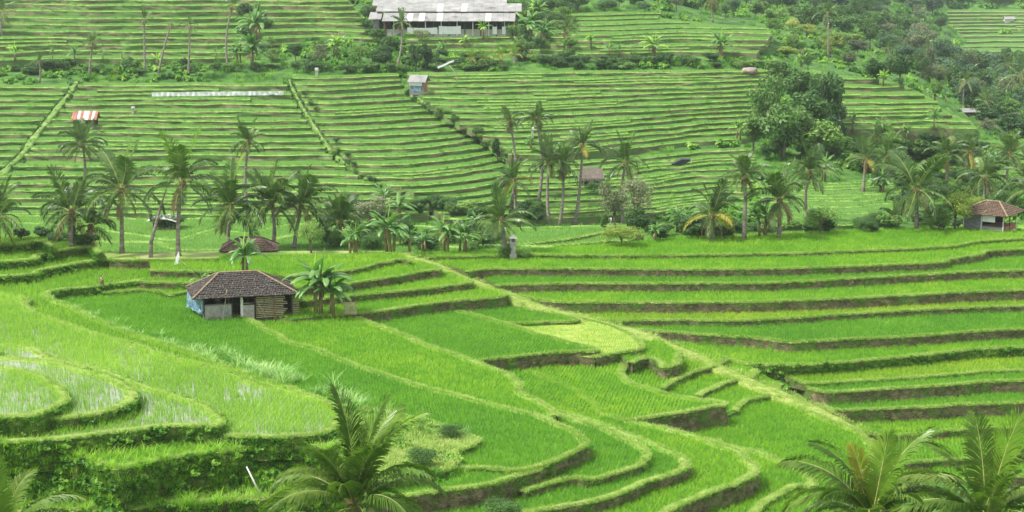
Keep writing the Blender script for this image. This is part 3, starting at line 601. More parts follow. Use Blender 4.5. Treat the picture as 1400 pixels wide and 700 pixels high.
def frond_mesh(a0, bend, n, seed, w=.011, ll=.25, mat='frond', droop=.55, ragged=.1):
    r = np.random.default_rng(seed); K = 22; s = np.linspace(0, 1, K); ang = np.radians(a0 - bend * s ** 1.3)
    dx, dz = np.cos(ang) / (K - 1), np.sin(ang) / (K - 1); X = np.r_[0, np.cumsum(dx[:-1])]; Z = np.r_[0, np.cumsum(dz[:-1])]
    V = []; Fs = []; fm = []
    rw = .011
    for i in range(K):
        q = rw * (1 - .85 * s[i]); nx, nz = -math.sin(ang[i]), math.cos(ang[i])
        V += [(X[i], -q, Z[i]), (X[i], q, Z[i]), (X[i] + nx * q * .8, 0, Z[i] + nz * q * .8), (X[i] - nx * q, 0, Z[i] - nz * q)]
    for i in range(K - 1):
        for a, b in ((0, 2), (2, 1), (1, 3), (3, 0)): Fs.append((i * 4 + a, i * 4 + b, i * 4 + 4 + b, i * 4 + 4 + a)); fm.append(1)
    for side in (-1, 1):
        for j in range(n):
            t = .15 + .85 * (j + .5 * (side > 0)) / n + r.normal(0, .003)
            if t > .995 or r.random() < ragged * .3: continue
            p = np.array([np.interp(t, s, X), 0, np.interp(t, s, Z)]); a = np.interp(t, s, ang); T = np.array([math.cos(a), 0, math.sin(a)]); U = np.array([-math.sin(a), 0, math.cos(a)])
            L = ll * (math.sin(PI * (.10 + .84 * (t - .15) / .85)) ** .55) * r.uniform(.85, 1.1); sw = math.radians(22 + 50 * (t - .15) / .85) + r.normal(0, .07)
            d = np.array([0, side * math.cos(sw), 0]) + T * math.sin(sw) + U * (.30 - .2 * t) + r.normal(0, .05, 3); d /= np.linalg.norm(d)
            p1 = p + d * L * .5; d2 = d + np.array([0, 0, -droop * r.uniform(.7, 1.3)]); d2 /= np.linalg.norm(d2); p2 = p1 + d2 * L * .32; d3 = d2 + np.array([0, 0, -droop * 1.2]); d3 /= np.linalg.norm(d3); p3 = p2 + d3 * L * .2
            wv = T * .8 + U * .25; wv /= np.linalg.norm(wv); b = len(V); q = w * r.uniform(.8, 1.15)
            V += [p - wv * q * .4, p + wv * q * .4, p1 - wv * q, p1 + wv * q, p2 - wv * q * .7, p2 + wv * q * .7, p3]
            Fs += [(b, b + 1, b + 3, b + 2), (b + 2, b + 3, b + 5, b + 4), (b + 4, b + 5, b + 6)]; fm += [0, 0, 0]
    me = bpy.data.meshes.new('frond'); me.from_pydata([tuple(v) for v in V], [], Fs); me.materials.append(M[mat]); me.materials.append(M['rachis'])
    me.polygons.foreach_set('material_index', fm); me.update(); return me
FT = [(84, 22), (76, 55), (62, 80), (45, 95), (25, 90), (5, 75), (-22, 58), (-55, 30)]
LODS = {'near': (112, .0092), 'mid': (46, .0165), 'far': (15, .034)}
FR = {}
def frond(lod, k, mat, v=0):
    key = (lod, k, mat, v)
    if key not in FR:
        n, w = LODS[lod]; a, b = FT[k]; FR[key] = frond_mesh(a + v * 5, b + v * 9, n, 100 + k + v * 17, w, {'near': .27, 'mid': .27, 'far': .24}[lod], mat, .35 if k < 2 else .65, .1 if lod == 'near' else .3)
    return FR[key]
def tube(pts, rad, seg=8, cap=True):
    V = []; Fs = []; n = len(pts)
    for i, p in enumerate(pts):
        p = Vector(p); d = (Vector(pts[min(i + 1, n - 1)]) - Vector(pts[max(i - 1, 0)])).normalized()
        a = d.orthogonal().normalized() if abs(d.z) < .9 else (Vector((1, 0, 0)) - d * d.x).normalized(); b = d.cross(a)
        for k in range(seg):
            t = 2 * PI * k / seg; q = p + (a * math.cos(t) + b * math.sin(t)) * rad[i]; V.append(tuple(q))
    for i in range(n - 1):
        for k in range(seg): Fs.append((i * seg + k, i * seg + (k + 1) % seg, (i + 1) * seg + (k + 1) % seg, (i + 1) * seg + k))
    if cap: Fs += [tuple(range(seg))[::-1], tuple((n - 1) * seg + k for k in range(seg))]
    return V, Fs
def join(*vf):
    V = []; Fs = []
    for v, f in vf:
        b = len(V); V += list(v); Fs += [tuple(b + i for i in q) for q in f]
    return V, Fs
def ball(c, r, sq=1.0, seg=8, ring=5):
    V = [(c[0], c[1], c[2] - r * sq)]; Fs = []
    for i in range(1, ring):
        ph = PI * i / ring
        for k in range(seg): t = 2 * PI * k / seg; V.append((c[0] + r * math.sin(ph) * math.cos(t), c[1] + r * math.sin(ph) * math.sin(t), c[2] - r * sq * math.cos(ph)))
    V.append((c[0], c[1], c[2] + r * sq)); last = len(V) - 1
    for k in range(seg): Fs.append((0, 1 + (k + 1) % seg, 1 + k)); Fs.append((last, last - seg + k, last - seg + (k + 1) % seg))
    for i in range(ring - 2):
        for k in range(seg): a = 1 + i * seg; Fs.append((a + k, a + (k + 1) % seg, a + seg + (k + 1) % seg, a + seg + k))
    return V, Fs
def place_palm(base, crown, L, lod, seed, label, group, fronds=None, young=0, gold=0, nuts=True, n=None, thick=1.0, dry=2):
    r = random.Random(seed); base = Vector(base); crown = Vector(crown)
    root = thing('coconut_palm', label, 'palm tree', base, 0, group); rel = crown - base
    K = 9; pts = []; rad = []
    bow = Vector((r.uniform(-.5, .5), r.uniform(-.3, .3), 0)) * (rel.length / 7)
    for i in range(K):
        t = i / (K - 1); pts.append(rel * t + bow * math.sin(PI * t)); rad.append((.24 - .1 * t + .12 * max(0, .12 - t) / .12) * thick)
    pts[0] = pts[0] - Vector((0, 0, .5))
    V, Fs = tube(pts, rad, 8); mesh_obj('trunk', V, Fs, M['trunk'], root, True)
    if lod != 'far':
        V, Fs = join(ball(rel + Vector((0, 0, .05)), .34 * thick, 1.3, 8, 5)); mesh_obj('crown_shaft', V, Fs, M['fibre'], root, True)
        if nuts:
            bits = [ball(rel + Vector((math.cos(a) * .38, math.sin(a) * .38, -.25 + r.uniform(-.18, .1))), .13, 1.15, 6, 4) for a in [r.uniform(0, 6.28) for _ in range(6)]]
            for vf in bits: mesh_obj('coconut', *vf, M['coconut'], root, True)
    if fronds is None:
        n = n or (r.randint(15, 22) if lod != 'far' else r.randint(12, 18)); dry = dry + r.randint(0, 2); fronds = []
        for i in range(n):
            k = [0, 0, 1, 1, 2, 2, 2, 3, 3, 3, 4, 4, 4, 4, 5, 5, 5, 6, 6, 6][int(i * 20 / n)]
            fronds.append((i * 137.5 + r.uniform(-30, 30), min(6, max(0, k + r.choice([-1, 0, 0, 0, 1]))), r.uniform(.72, 1.12) * (.92 if k > 4 else 1), 'frond'))
        for i in range(young): az, k, sc, m = fronds[i]; fronds[i] = (az, k, sc, 'frond_young')
        for i in range(gold): j = r.randrange(n // 3, n); fronds[j] = (*fronds[j][:3], 'frond_gold')
        for i in range(dry): fronds.append((r.uniform(0, 360), 7, .62, 'frond_dry'))
    for az, k, sc, m in fronds:
        o = link('dry_frond' if m == 'frond_dry' else 'frond', frond(lod, k, m, r.choice([0, 0, 1])), root, rel + Vector((math.cos(math.radians(az)) * .1, math.sin(math.radians(az)) * .1, .12)), math.radians(az), L * sc)
        o.rotation_euler.x = r.uniform(-.38, .38) if lod != 'near' else r.uniform(-.2, .2)
        if m == 'frond_gold': o['label'] = 'yellowing frond'
        elif m == 'frond_dry': o['label'] = 'brown hanging dead frond'
    return root
def palm(ub, vb, uc, vc, rpx, label, group, lod='mid', seed=None, **k):
    b = hit(ub, vb); ppm = F_PX / b.y * 1.0
    c = at_d(uc, vc, b.y + random.uniform(-.3, .3))
    return place_palm(b, c, rpx / ppm * 1.12, lod, seed if seed is not None else int(ub * 7 + vb), label, group, **k)

# --- foreground palms, crowns below the camera, seen close
GF = 'coconut palms in the foreground'
def fore(uc, vc, D, L, label, fr, seed):
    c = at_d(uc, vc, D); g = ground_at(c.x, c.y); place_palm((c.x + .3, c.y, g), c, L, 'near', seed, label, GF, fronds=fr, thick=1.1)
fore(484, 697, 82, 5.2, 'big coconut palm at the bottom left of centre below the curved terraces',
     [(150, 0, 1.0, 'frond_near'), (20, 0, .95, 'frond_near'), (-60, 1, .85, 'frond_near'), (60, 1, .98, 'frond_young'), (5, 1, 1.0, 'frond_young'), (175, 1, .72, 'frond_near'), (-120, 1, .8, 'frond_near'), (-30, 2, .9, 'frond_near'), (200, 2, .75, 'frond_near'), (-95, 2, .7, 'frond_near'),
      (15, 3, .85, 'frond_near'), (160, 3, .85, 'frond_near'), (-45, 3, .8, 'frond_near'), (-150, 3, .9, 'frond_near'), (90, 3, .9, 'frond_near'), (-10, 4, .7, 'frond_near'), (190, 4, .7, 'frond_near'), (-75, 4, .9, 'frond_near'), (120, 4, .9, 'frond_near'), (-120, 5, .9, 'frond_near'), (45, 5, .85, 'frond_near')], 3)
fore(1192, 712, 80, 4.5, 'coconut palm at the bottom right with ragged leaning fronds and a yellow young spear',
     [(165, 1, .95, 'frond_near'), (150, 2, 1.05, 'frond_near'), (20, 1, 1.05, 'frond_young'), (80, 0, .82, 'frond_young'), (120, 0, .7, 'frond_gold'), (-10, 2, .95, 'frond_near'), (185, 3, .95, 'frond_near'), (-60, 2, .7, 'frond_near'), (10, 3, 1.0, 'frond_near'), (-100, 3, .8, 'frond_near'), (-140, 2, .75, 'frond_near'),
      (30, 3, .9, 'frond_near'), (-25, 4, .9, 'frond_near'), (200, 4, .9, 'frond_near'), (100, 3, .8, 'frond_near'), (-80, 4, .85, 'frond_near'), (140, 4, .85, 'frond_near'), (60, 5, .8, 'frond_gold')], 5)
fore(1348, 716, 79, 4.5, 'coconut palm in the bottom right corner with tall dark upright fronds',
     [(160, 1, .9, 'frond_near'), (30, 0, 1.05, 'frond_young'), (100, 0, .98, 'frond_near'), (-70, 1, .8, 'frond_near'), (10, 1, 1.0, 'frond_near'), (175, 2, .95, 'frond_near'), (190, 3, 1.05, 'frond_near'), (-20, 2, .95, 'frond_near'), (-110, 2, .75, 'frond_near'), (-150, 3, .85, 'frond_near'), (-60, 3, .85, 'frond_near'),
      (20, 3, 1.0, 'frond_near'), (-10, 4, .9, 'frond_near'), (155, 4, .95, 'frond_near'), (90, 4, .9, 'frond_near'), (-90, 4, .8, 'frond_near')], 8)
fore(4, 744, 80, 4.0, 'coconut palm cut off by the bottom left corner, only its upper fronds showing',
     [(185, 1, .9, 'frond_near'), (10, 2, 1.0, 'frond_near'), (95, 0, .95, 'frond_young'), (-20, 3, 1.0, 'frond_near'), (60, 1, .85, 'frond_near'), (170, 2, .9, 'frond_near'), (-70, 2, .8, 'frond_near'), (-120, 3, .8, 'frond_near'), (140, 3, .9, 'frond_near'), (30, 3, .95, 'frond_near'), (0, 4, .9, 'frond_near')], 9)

# --- the row along the ridge and the slope behind it
GR = 'coconut palms along the ridge behind the tiled hut'
palm(97, 338, 98, 292, 62, 'squat leaning coconut palm with a dark upright spear, leftmost whole palm of the ridge row', GR, seed=11, dry=3)
palm(167, 346, 166, 262, 60, 'pale trunked coconut palm between the leftmost ridge palm and the bare trunk', GR, seed=12, young=1)
palm(244, 350, 250, 252, 64, 'tallest coconut palm of the ridge, beside the small white roofed shelter', GR, seed=13, young=2)
palm(314, 342, 316, 286, 62, 'coconut palm directly above the brown roof behind the tiled hut', GR, seed=14, young=1)
palm(372, 342, 371, 280, 56, 'dark coconut palm right of the brown roof, left of two close neighbours', GR, seed=15)
palm(402, 340, 412, 285, 52, 'coconut palm with drooping dry fronds above the pale leaved shrub', GR, seed=16, dry=4)
palm(464, 336, 466, 306, 45, 'low coconut palm left of the banana clump on the ridge', GR, seed=17)
palm(-6, 335, -4, 300, 56, 'coconut palm cut off by the left edge of the photo', GR, seed=18, dry=4)
palm(120, 334, 124, 312, 42, 'short young coconut palm crowded under the leftmost ridge palm', GR, seed=118, n=12)
palm(690, 346, 686, 304, 42, 'short coconut palm beside the stone shrine post', GR, seed=19, young=2)
GM = 'coconut palms at the foot of the terraced hillside'
palm(112, 262, 113, 200, 36, 'lone coconut palm standing just below the red and white roofed hut', GM, seed=20, dry=1)
palm(340, 298, 340, 196, 30, 'slender coconut palm in front of the ridge diagonal on the left hillside', GM, seed=21)
palm(698, 285, 697, 168, 22, 'thin coconut palm with small dark crown, left of the central hillside group', GM, seed=22)
palm(735, 283, 733, 164, 24, 'tall thin coconut palm second from left in the central hillside group', GM, seed=23, dry=3)
palm(704, 300, 702, 248, 30, 'low coconut palm under the two thin ones of the central group', GM, seed=24, gold=2)
palm(750, 306, 750, 222, 34, 'dark coconut palm close left of the white trunked one', GM, seed=25)
palm(765, 308, 769, 226, 34, 'coconut palm with the whitest straight trunk in the central group', GM, seed=26, dry=3)
palm(786, 306, 796, 200, 32, 'coconut palm whose trunk leans right, beside the thatched hut', GM, seed=27, gold=1)
palm(853, 306, 855, 224, 36, 'coconut palm right of the thatched hut with airy tree around its trunk', GM, seed=28)
palm(1017, 328, 1019, 244, 36, 'coconut palm on the right, curved arching fronds and a thin pale trunk', GM, seed=29)
palm(1065, 326, 1066, 276, 48, 'stout coconut palm with a dark shaggy trunk at the edge of the top right field', GM, seed=30, dry=5)
palm(1104, 300, 1107, 236, 42, 'coconut palm with wide arching fronds above the small curving terraces', GM, seed=31, dry=3)
palm(976, 328, 974, 296, 44, 'low spreading coconut palm with yellow tips behind the top right field', GM, seed=32, gold=4, dry=4)
palm(1253, 314, 1253, 262, 58, 'broad coconut palm with radiating fronds left of the right hand hut', GM, seed=33, young=1)
palm(1346, 290, 1346, 244, 46, 'coconut palm rising behind the right hand hut', GM, seed=34)
palm(1408, 300, 1410, 262, 50, 'coconut palm cut off by the right edge beside the hut', GM, seed=35)
palm(1220, 312, 1221, 298, 26, 'small stemless palm in the thicket left of the broad coconut palm', GM, seed=36, n=12, nuts=False, dry=0)
palm(1098, 215, 1096, 182, 26, 'small coconut palm below the tall tree cluster', GM, seed=37)
palm(1068, 198, 1067, 160, 20, 'thin palm among the tall tree cluster', GM, seed=38)
GH = 'coconut palms high on the hillside'
palm(198, 99, 197, 27, 17, 'tall straight coconut palm at the upper left, left of the leaning one', GH, 'far', 40, dry=4)
palm(217, 100, 233, 36, 12, 'strongly leaning thin coconut palm at the upper left', GH, 'far', 41, n=10, dry=2)
palm(257, 104, 259, 36, 15, 'straight coconut palm just right of the leaning one at the upper left', GH, 'far', 42)
palm(312, 96, 318, 8, 22, 'tallest white trunked coconut palm of the upper hillside, crown at the top edge', GH, 'far', 43)
palm(122, 104, 127, 58, 18, 'short dark coconut palm with drooping brown crown at the upper left', GH, 'far', 44, dry=6)
palm(2, 46, 3, 18, 26, 'coconut palm at the upper left corner of the photo', GH, 'far', 45, gold=2)
palm(541, 98, 549, 32, 18, 'pale twisted coconut palm left of the small grey hut, below the long shed', GH, 'far', 46)
palm(775, 70, 776, 40, 22, 'coconut palm in the grove at the right end of the long shed', GH, 'far', 47)
palm(1132, 82, 1132, 18, 20, 'coconut palm beside the two dark round trees near the top', GH, 'far', 48)
palm(1319, 152, 1320, 112, 26, 'coconut palm above the small tin roof in the valley on the right', GH, 'far', 49)
palm(1346, 175, 1348, 140, 20, 'coconut palm just right and below the one above the tin roof', GH, 'far', 50)
palm(975, 30, 974, -2, 24, 'palm at the top edge with hanging brown fronds, right of centre', GH, 'far', 51, dry=7)
palm(54, 112, 53, 84, 11, 'tiny dark palm in the shrub line at the far upper left', GH, 'far', 52)
palm(1213, 92, 1214, 66, 14, 'small palm behind the pair of dark rounded trees', GH, 'far', 53)
palm(1040, 22, 1041, 4, 14, 'small palm in the hazy trees near the top, right of centre', GH, 'far', 54)
for i, (u, v) in enumerate([(662, 90), (684, 86), (703, 84), (646, 88), (716, 78)]):
    palm(u, v + 4, u, v - 8, 15, ['yellow green young palm second of the row below the long shed', 'bright young palm in the middle of the row below the long shed', 'golden young palm near the right end of the row below the shed', 'leftmost pale young palm of the row below the long shed', 'small golden palm set apart at the right end of the row below the shed'][i],
         'young golden palms below the long shed', 'far', 60 + i, n=12, nuts=False, dry=0, young=5, gold=7 if i in (1, 2, 4) else 4)

GX = 'palms on the slope above the right hand hut'
for i, (u, v, du, h, rr, lb) in enumerate([(1180, 262, 2, 44, 30, 'coconut palm over the curving terraces, left of the broad palm'), (1216, 250, -3, 34, 26, 'small crowned palm among the bushes above the broad palm'), (1290, 262, 4, 48, 34, 'palm standing behind the broad palm on its right'), (1324, 246, 0, 36, 30, 'palm on the slope above the tiled plank hut'),
                                           (1378, 262, 3, 50, 36, 'palm at the right edge behind the plank hut roof'), (1195, 222, 3, 30, 22, 'small palm right of the tall tree cluster'), (1395, 150, 0, 46, 30, 'palm at the right edge in the wooded valley'), (1262, 84, 2, 24, 16, 'small palm in the valley wood left of the far hillside'),
                                           (1376, 120, 2, 30, 20, 'small palm high in the wooded valley near the right edge')]):
    palm(u, v, u + du, v - h, rr, lb, GX, 'mid' if v > 200 else 'far', 300 + i, gold=i % 3 == 0, dry=2)
# --- banana plants
def banana_leaf(a0, bend, seed, mat, torn):
    r = random.Random(seed); K = 12; X = Z = 0; C = []; 
    for i in range(K + 1):
        t = i / K; a = math.radians(a0 - bend * t ** 1.2); C.append((X, Z, a)); X += math.cos(a) / K; Z += math.sin(a) / K
    V = []; Fs = []
    for side in (-1, 1):
        b = len(V)
        for i, (x, z, a) in enumerate(C):
            t = i / K; w = .115 * math.sin(PI * min(1, max(0, (t - .14) / .86)) ** .75) ** .6 if t > .14 else .006
            if r.random() < torn: w *= r.uniform(.55, .85)
            fold = .35; nx, nz = -math.sin(a), math.cos(a)
            V += [(x, 0, z), (x + nx * w * fold * .6, side * w * .6, z + nz * w * fold * .6), (x + nx * w * .05, side * w, z + nz * w * .05 - w * .35)]
        for i in range(K):
            for c in (0, 1): q = (b + i * 3 + c, b + i * 3 + c + 1, b + i * 3 + c + 4, b + i * 3 + c + 3); Fs.append(q if side > 0 else q[::-1])
    return mesh_obj_data('leaf', V, Fs, M[mat])
def mesh_obj_data(name, V, Fs, mat):
    me = bpy.data.meshes.new(name); me.from_pydata([tuple(v) for v in V], [], Fs); me.materials.append(mat); me.polygons.foreach_set('use_smooth', [True] * len(me.polygons)); me.update(); return me
BL = {}
def bleaf(k, mat, v):
    if (k, mat, v) not in BL: a, b = [(88, 12), (70, 60), (50, 95), (25, 85), (-30, 40)][k]; BL[(k, mat, v)] = banana_leaf(a, b, k * 9 + v, mat, .35 if mat == 'banana' else 0)
    return BL[(k, mat, v)]
def banana(u, v, hpx, label, group, stems=3, seed=None, spear=True, spread=.5, pale=False, back=0):
    b = hit(u, v)
    if back: b = b * ((b.y + back) / b.y); b.z = ground_at(b.x, b.y)
    ppm = F_PX / b.y; H = hpx / ppm; r = random.Random(seed if seed is not None else int(u * 3 + v))
    root = thing('banana_plant', label, 'banana plant', b, 0, group)
    for s in range(stems):
        a = r.uniform(0, 6.28); o = Vector((math.cos(a), math.sin(a), 0)) * (0 if s == 0 else spread * r.uniform(.6, 1.3) * min(1, H / 3)); sh = H * .62 * r.uniform(.8, 1.05) * (1 if s == 0 else .85)
        tip = o + Vector((r.uniform(-.1, .1) * sh, r.uniform(-.1, .1) * sh, sh))
        rr = .045 * H ** .7 + .02
        V, Fs = tube([o - Vector((0, 0, .3)), o.lerp(tip, .5), tip], [rr * 1.25, rr, rr * .7], 7); mesh_obj('stem', V, Fs, M['banana_stem'], root, True)
        n = r.randint(8, 11)
        for i in range(n):
            k = [0, 1, 1, 2, 2, 3, 3, 2, 1, 3, 2][i]; m = 'banana_young' if (i == 0 and s == 0 and spear) or (pale and r.random() < .5) else 'banana'
            l = link('leaf', bleaf(k, m, r.choice([0, 1, 2])), root, tip, r.uniform(0, 6.28) if i else 0, H * .62 * r.uniform(.8, 1.1)); l.rotation_euler.x = r.uniform(-.25, .25)
            if i == 0 and m == 'banana_young': l['label'] = 'bright upright young leaf'; l.scale = (l.scale[0] * .8, l.scale[1] * .8, l.scale[2])
        if r.random() < .6:
            l = link('dry_leaf', bleaf(4, 'frond_dry', 0), root, tip, r.uniform(0, 6.28), H * .3); l['label'] = 'brown hanging dead leaf'
    return root
GB = 'banana plants around the tiled hut'
banana(333, 430, 56, 'dark banana clump showing its top above the ridge of the tiled hut', GB, 3, 1, back=6.8)
banana(278, 405, 38, 'small banana plant showing above the left slope of the tiled roof', GB, 1, 2, False)
banana(432, 430, 88, 'banana clump with brown stems standing right of the tiled hut', GB, 3, 3, spread=.7)
banana(456, 431, 64, 'drooping banana plant leaning right of the brown stemmed clump', GB, 2, 4, False)
GB2 = 'banana plants along the ridge'
for (u, v, h, st, sp, lb) in [(484, 346, 36, 3, True, 'banana clump right of the pale leaved shrub on the ridge'), (534, 345, 50, 3, True, 'banana plant with a bright upright leaf in the middle of the ridge'), (560, 344, 34, 2, False, 'banana plant just right of the bright leaved one on the ridge'),
                              (608, 345, 42, 3, True, 'banana clump with a glowing young leaf near the middle of the ridge'), (634, 346, 36, 3, False, 'banana clump right of the glowing leaved one on the ridge'), (582, 345, 26, 2, False, 'low banana plant between the two ridge clumps'),
                              (525, 290, 34, 2, True, 'banana plant above the grey bushy tree, at the foot of the hillside'), (548, 305, 40, 2, False, 'pale banana plant right of the grey bushy tree'), (896, 330, 24, 2, True, 'banana plant left of the dark thicket behind the top right field'), (1386, 206, 16, 1, True, 'small banana plant on the right edge hillside'),
                              (925, 318, 30, 2, False, 'banana plant in the dark thicket behind the top right field'), (1045, 324, 40, 3, False, 'banana plant left of the stout shaggy palm'), (1128, 248, 32, 3, False, 'banana clump under the tall tree cluster'),
                              (146, 300, 26, 1, True, 'bright banana plant between the ridge palms on the left'), (650, 315, 22, 2, False, 'small banana plant below the hillside, left of the short palm')]:
    banana(u, v, h * 1.2, lb, GB2, st, None, sp)
GB3 = 'banana plants on the upper hillside'
HB = [(20, 82, 22, 'leftmost banana plant of the upper hillside row'), (72, 80, 14, 'small pale banana plant second from left in the upper row'), (102, 86, 26, 'bushy banana plant third from left in the upper row'), (141, 82, 14, 'small banana plant right of the short dark palm'), (167, 80, 14, 'small banana plant left of the tall straight palm'),
      (216, 92, 22, 'pale banana plant between the tall straight palm and the leaning one'), (295, 80, 15, 'small banana plant left of the tallest white trunked palm'), (326, 92, 40, 'banana plant right of the tallest white trunked palm'), (345, 95, 48, 'tall banana plant at the right end of the upper left row'), (460, 82, 34, 'banana plant in the shrubs below the upper left terraces'),
      (350, 62, 52, 'banana plant near the top edge right of the white trunked palm'), (606, 78, 22, 'banana plant left of the golden young palms'), (636, 66, 20, 'banana plant just above the golden young palms'), (660, 52, 24, 'banana plant in front of the white sheets of the shed'), (690, 45, 22, 'banana plant at the right end of the shed wall'),
      (725, 60, 44, 'large banana clump at the right end of the long shed'), (745, 66, 40, 'banana clump next to the one at the shed end'), (708, 70, 22, 'low banana plant below the shed end clump'), (736, 34, 36, 'banana clump high behind the shed end'), (808, 66, 20, 'banana plant at the left edge of the upper right terraces'),
      (834, 78, 20, 'banana plant below the upper right terraces, left one of three'), (846, 78, 17, 'banana plant below the upper right terraces, middle one of three'), (863, 74, 15, 'banana plant below the upper right terraces, right one of three'), (896, 80, 34, 'large banana clump standing alone on the upper right terraces'),
      (985, 80, 38, 'second large banana clump on the upper right terraces, near their right end'), (1082, 60, 24, 'banana plant near the right end of the upper right terraces'), (1096, 92, 22, 'banana plant above the tall tree cluster'), (1208, 118, 22, 'banana plant left of the pair of dark rounded trees'), (1278, 138, 22, 'banana plant at the corner of the right hand terraces'),
      (1277, 175, 26, 'banana plant at the foot of the right hand terraces'), (1205, 182, 22, 'banana plant with reddish leaf below the right hand terraces'), (1235, 190, 20, 'low banana plant below the right hand terraces'), (1165, 178, 26, 'banana plant right of the tall tree cluster'), (1293, 140, 18, 'banana plant right of the corner of the right hand terraces'),
      (1330, 205, 20, 'banana plant on the right slope under the valley trees'), (1362, 232, 24, 'banana plant right of the middle above the hut'), (700, 215, 16, 'banana plant near the end of the middle diagonal path'), (725, 205, 20, 'banana plant between the two thin palms'), (1012, 190, 28, 'banana plant left of the tall tree cluster'), (1240, 255, 28, 'banana clump above the broad coconut palm'), (1205, 262, 34, 'banana clump left of the broad coconut palm')]
for u, v, h, lb in HB: banana(u, v, h, lb, GB3, 1 if h < 20 else (2 if h < 30 else 3), None, (u * 7 + v) % 3 == 0, pale=(u % 4 == 0))

# --- broadleaf trees and shrubs
def crown_mesh(seed, n=2600, leaf=.10, mat='leaf_mid', clumps=16, flat=.8, airy=.55):
    r = np.random.default_rng(seed); c = r.normal(0, 1, (clumps, 3)); c /= np.linalg.norm(c, axis=1)[:, None]; c *= r.uniform(.3, .78, (clumps, 1)); c[:, 2] *= flat
    cr = r.uniform(.22, .46, clumps); k = r.choice(clumps, n, p=cr ** 2 / (cr ** 2).sum()); d = r.normal(0, 1, (n, 3)); d /= np.linalg.norm(d, axis=1)[:, None]
    P = c[k] + d * (cr[k] * r.uniform(airy, 1.05, n))[:, None] * np.array([1, 1, .85]); m = r.random(n) < .97; P = P[m]; d = d[m]; n = len(P)
    nrm = d + r.normal(0, .6, (n, 3)) + np.array([0, 0, .5]); nrm /= np.linalg.norm(nrm, axis=1)[:, None]
    t = np.cross(nrm, r.normal(0, 1, (n, 3))); t /= np.linalg.norm(t, axis=1)[:, None]; b = np.cross(nrm, t)
    sz = (leaf * r.uniform(.6, 1.3, n))[:, None]
    V = np.stack([P - t * sz, P - b * sz * .5 + nrm * sz * .15, P + t * sz, P + b * sz * .5 + nrm * sz * .15], 1).reshape(-1, 3); Fq = np.arange(4 * n).reshape(-1, 4)
    return np_mesh('crown', V, Fq, M[mat])
CR = {}
def crown(mat, v, kind='tree'):
    key = (mat, v, kind)
    if key not in CR:
        if kind == 'tree': CR[key] = crown_mesh(200 + v * 7 + len(mat), 2400, .085, 'leaf_' + mat, 15 + v * 3, .75, .6)
        elif kind == 'airy': CR[key] = crown_mesh(300 + v * 7, 1500, .065, 'leaf_' + mat, 22, 1.0, .3)
        elif kind == 'near': CR[key] = crown_mesh(400 + v * 7, 5200, .04, 'leaf_' + mat, 26, .9, .5)
        else: CR[key] = crown_mesh(500 + v * 7, 1100, .11, 'leaf_' + mat, 12, .7, .6)
    return CR[key]
def tree(u, v, wpx, hpx, mat, label, group, kind='tree', name='tree', cat='tree', var=None, trunk=.35, pt=None):
    b = pt or hit(u, v); ppm = F_PX / b.y; W = wpx / ppm * .5; H = hpx / ppm; r = random.Random(int(u * 11 + v * 3)); var = r.randrange(3) if var is None else var
    root = thing(name, label, cat, b, 0, group); th = H * trunk; ch = (H - th * .7) / 2 * 1.12
    cz = H - ch * .95; tx = r.uniform(-.08, .08) * H
    rr = max(.06, .022 * H)
    arms = [tube([(0, 0, -.4), (tx * .5, 0, th * .7), (tx, 0, cz)], [rr * 1.3, rr, rr * .4], 6)]
    for i in range(4):
        a = i * 1.6 + r.uniform(0, 1); arms.append(tube([(tx * .5, 0, th * .75), (tx + math.cos(a) * W * .35, math.sin(a) * W * .35, cz), (tx + math.cos(a) * W * .6, math.sin(a) * W * .6, cz + ch * .4)], [rr * .6, rr * .35, rr * .15], 5))
    V, Fs = join(*arms); mesh_obj('trunk', V, Fs, M['bark'], root, True)
    link('crown', crown(mat, var, kind), root, (tx, 0, cz), r.uniform(0, 6.28), (W * 1.08, W * 1.08, ch * 1.0)); return root
GT = 'trees standing out on the hillside'
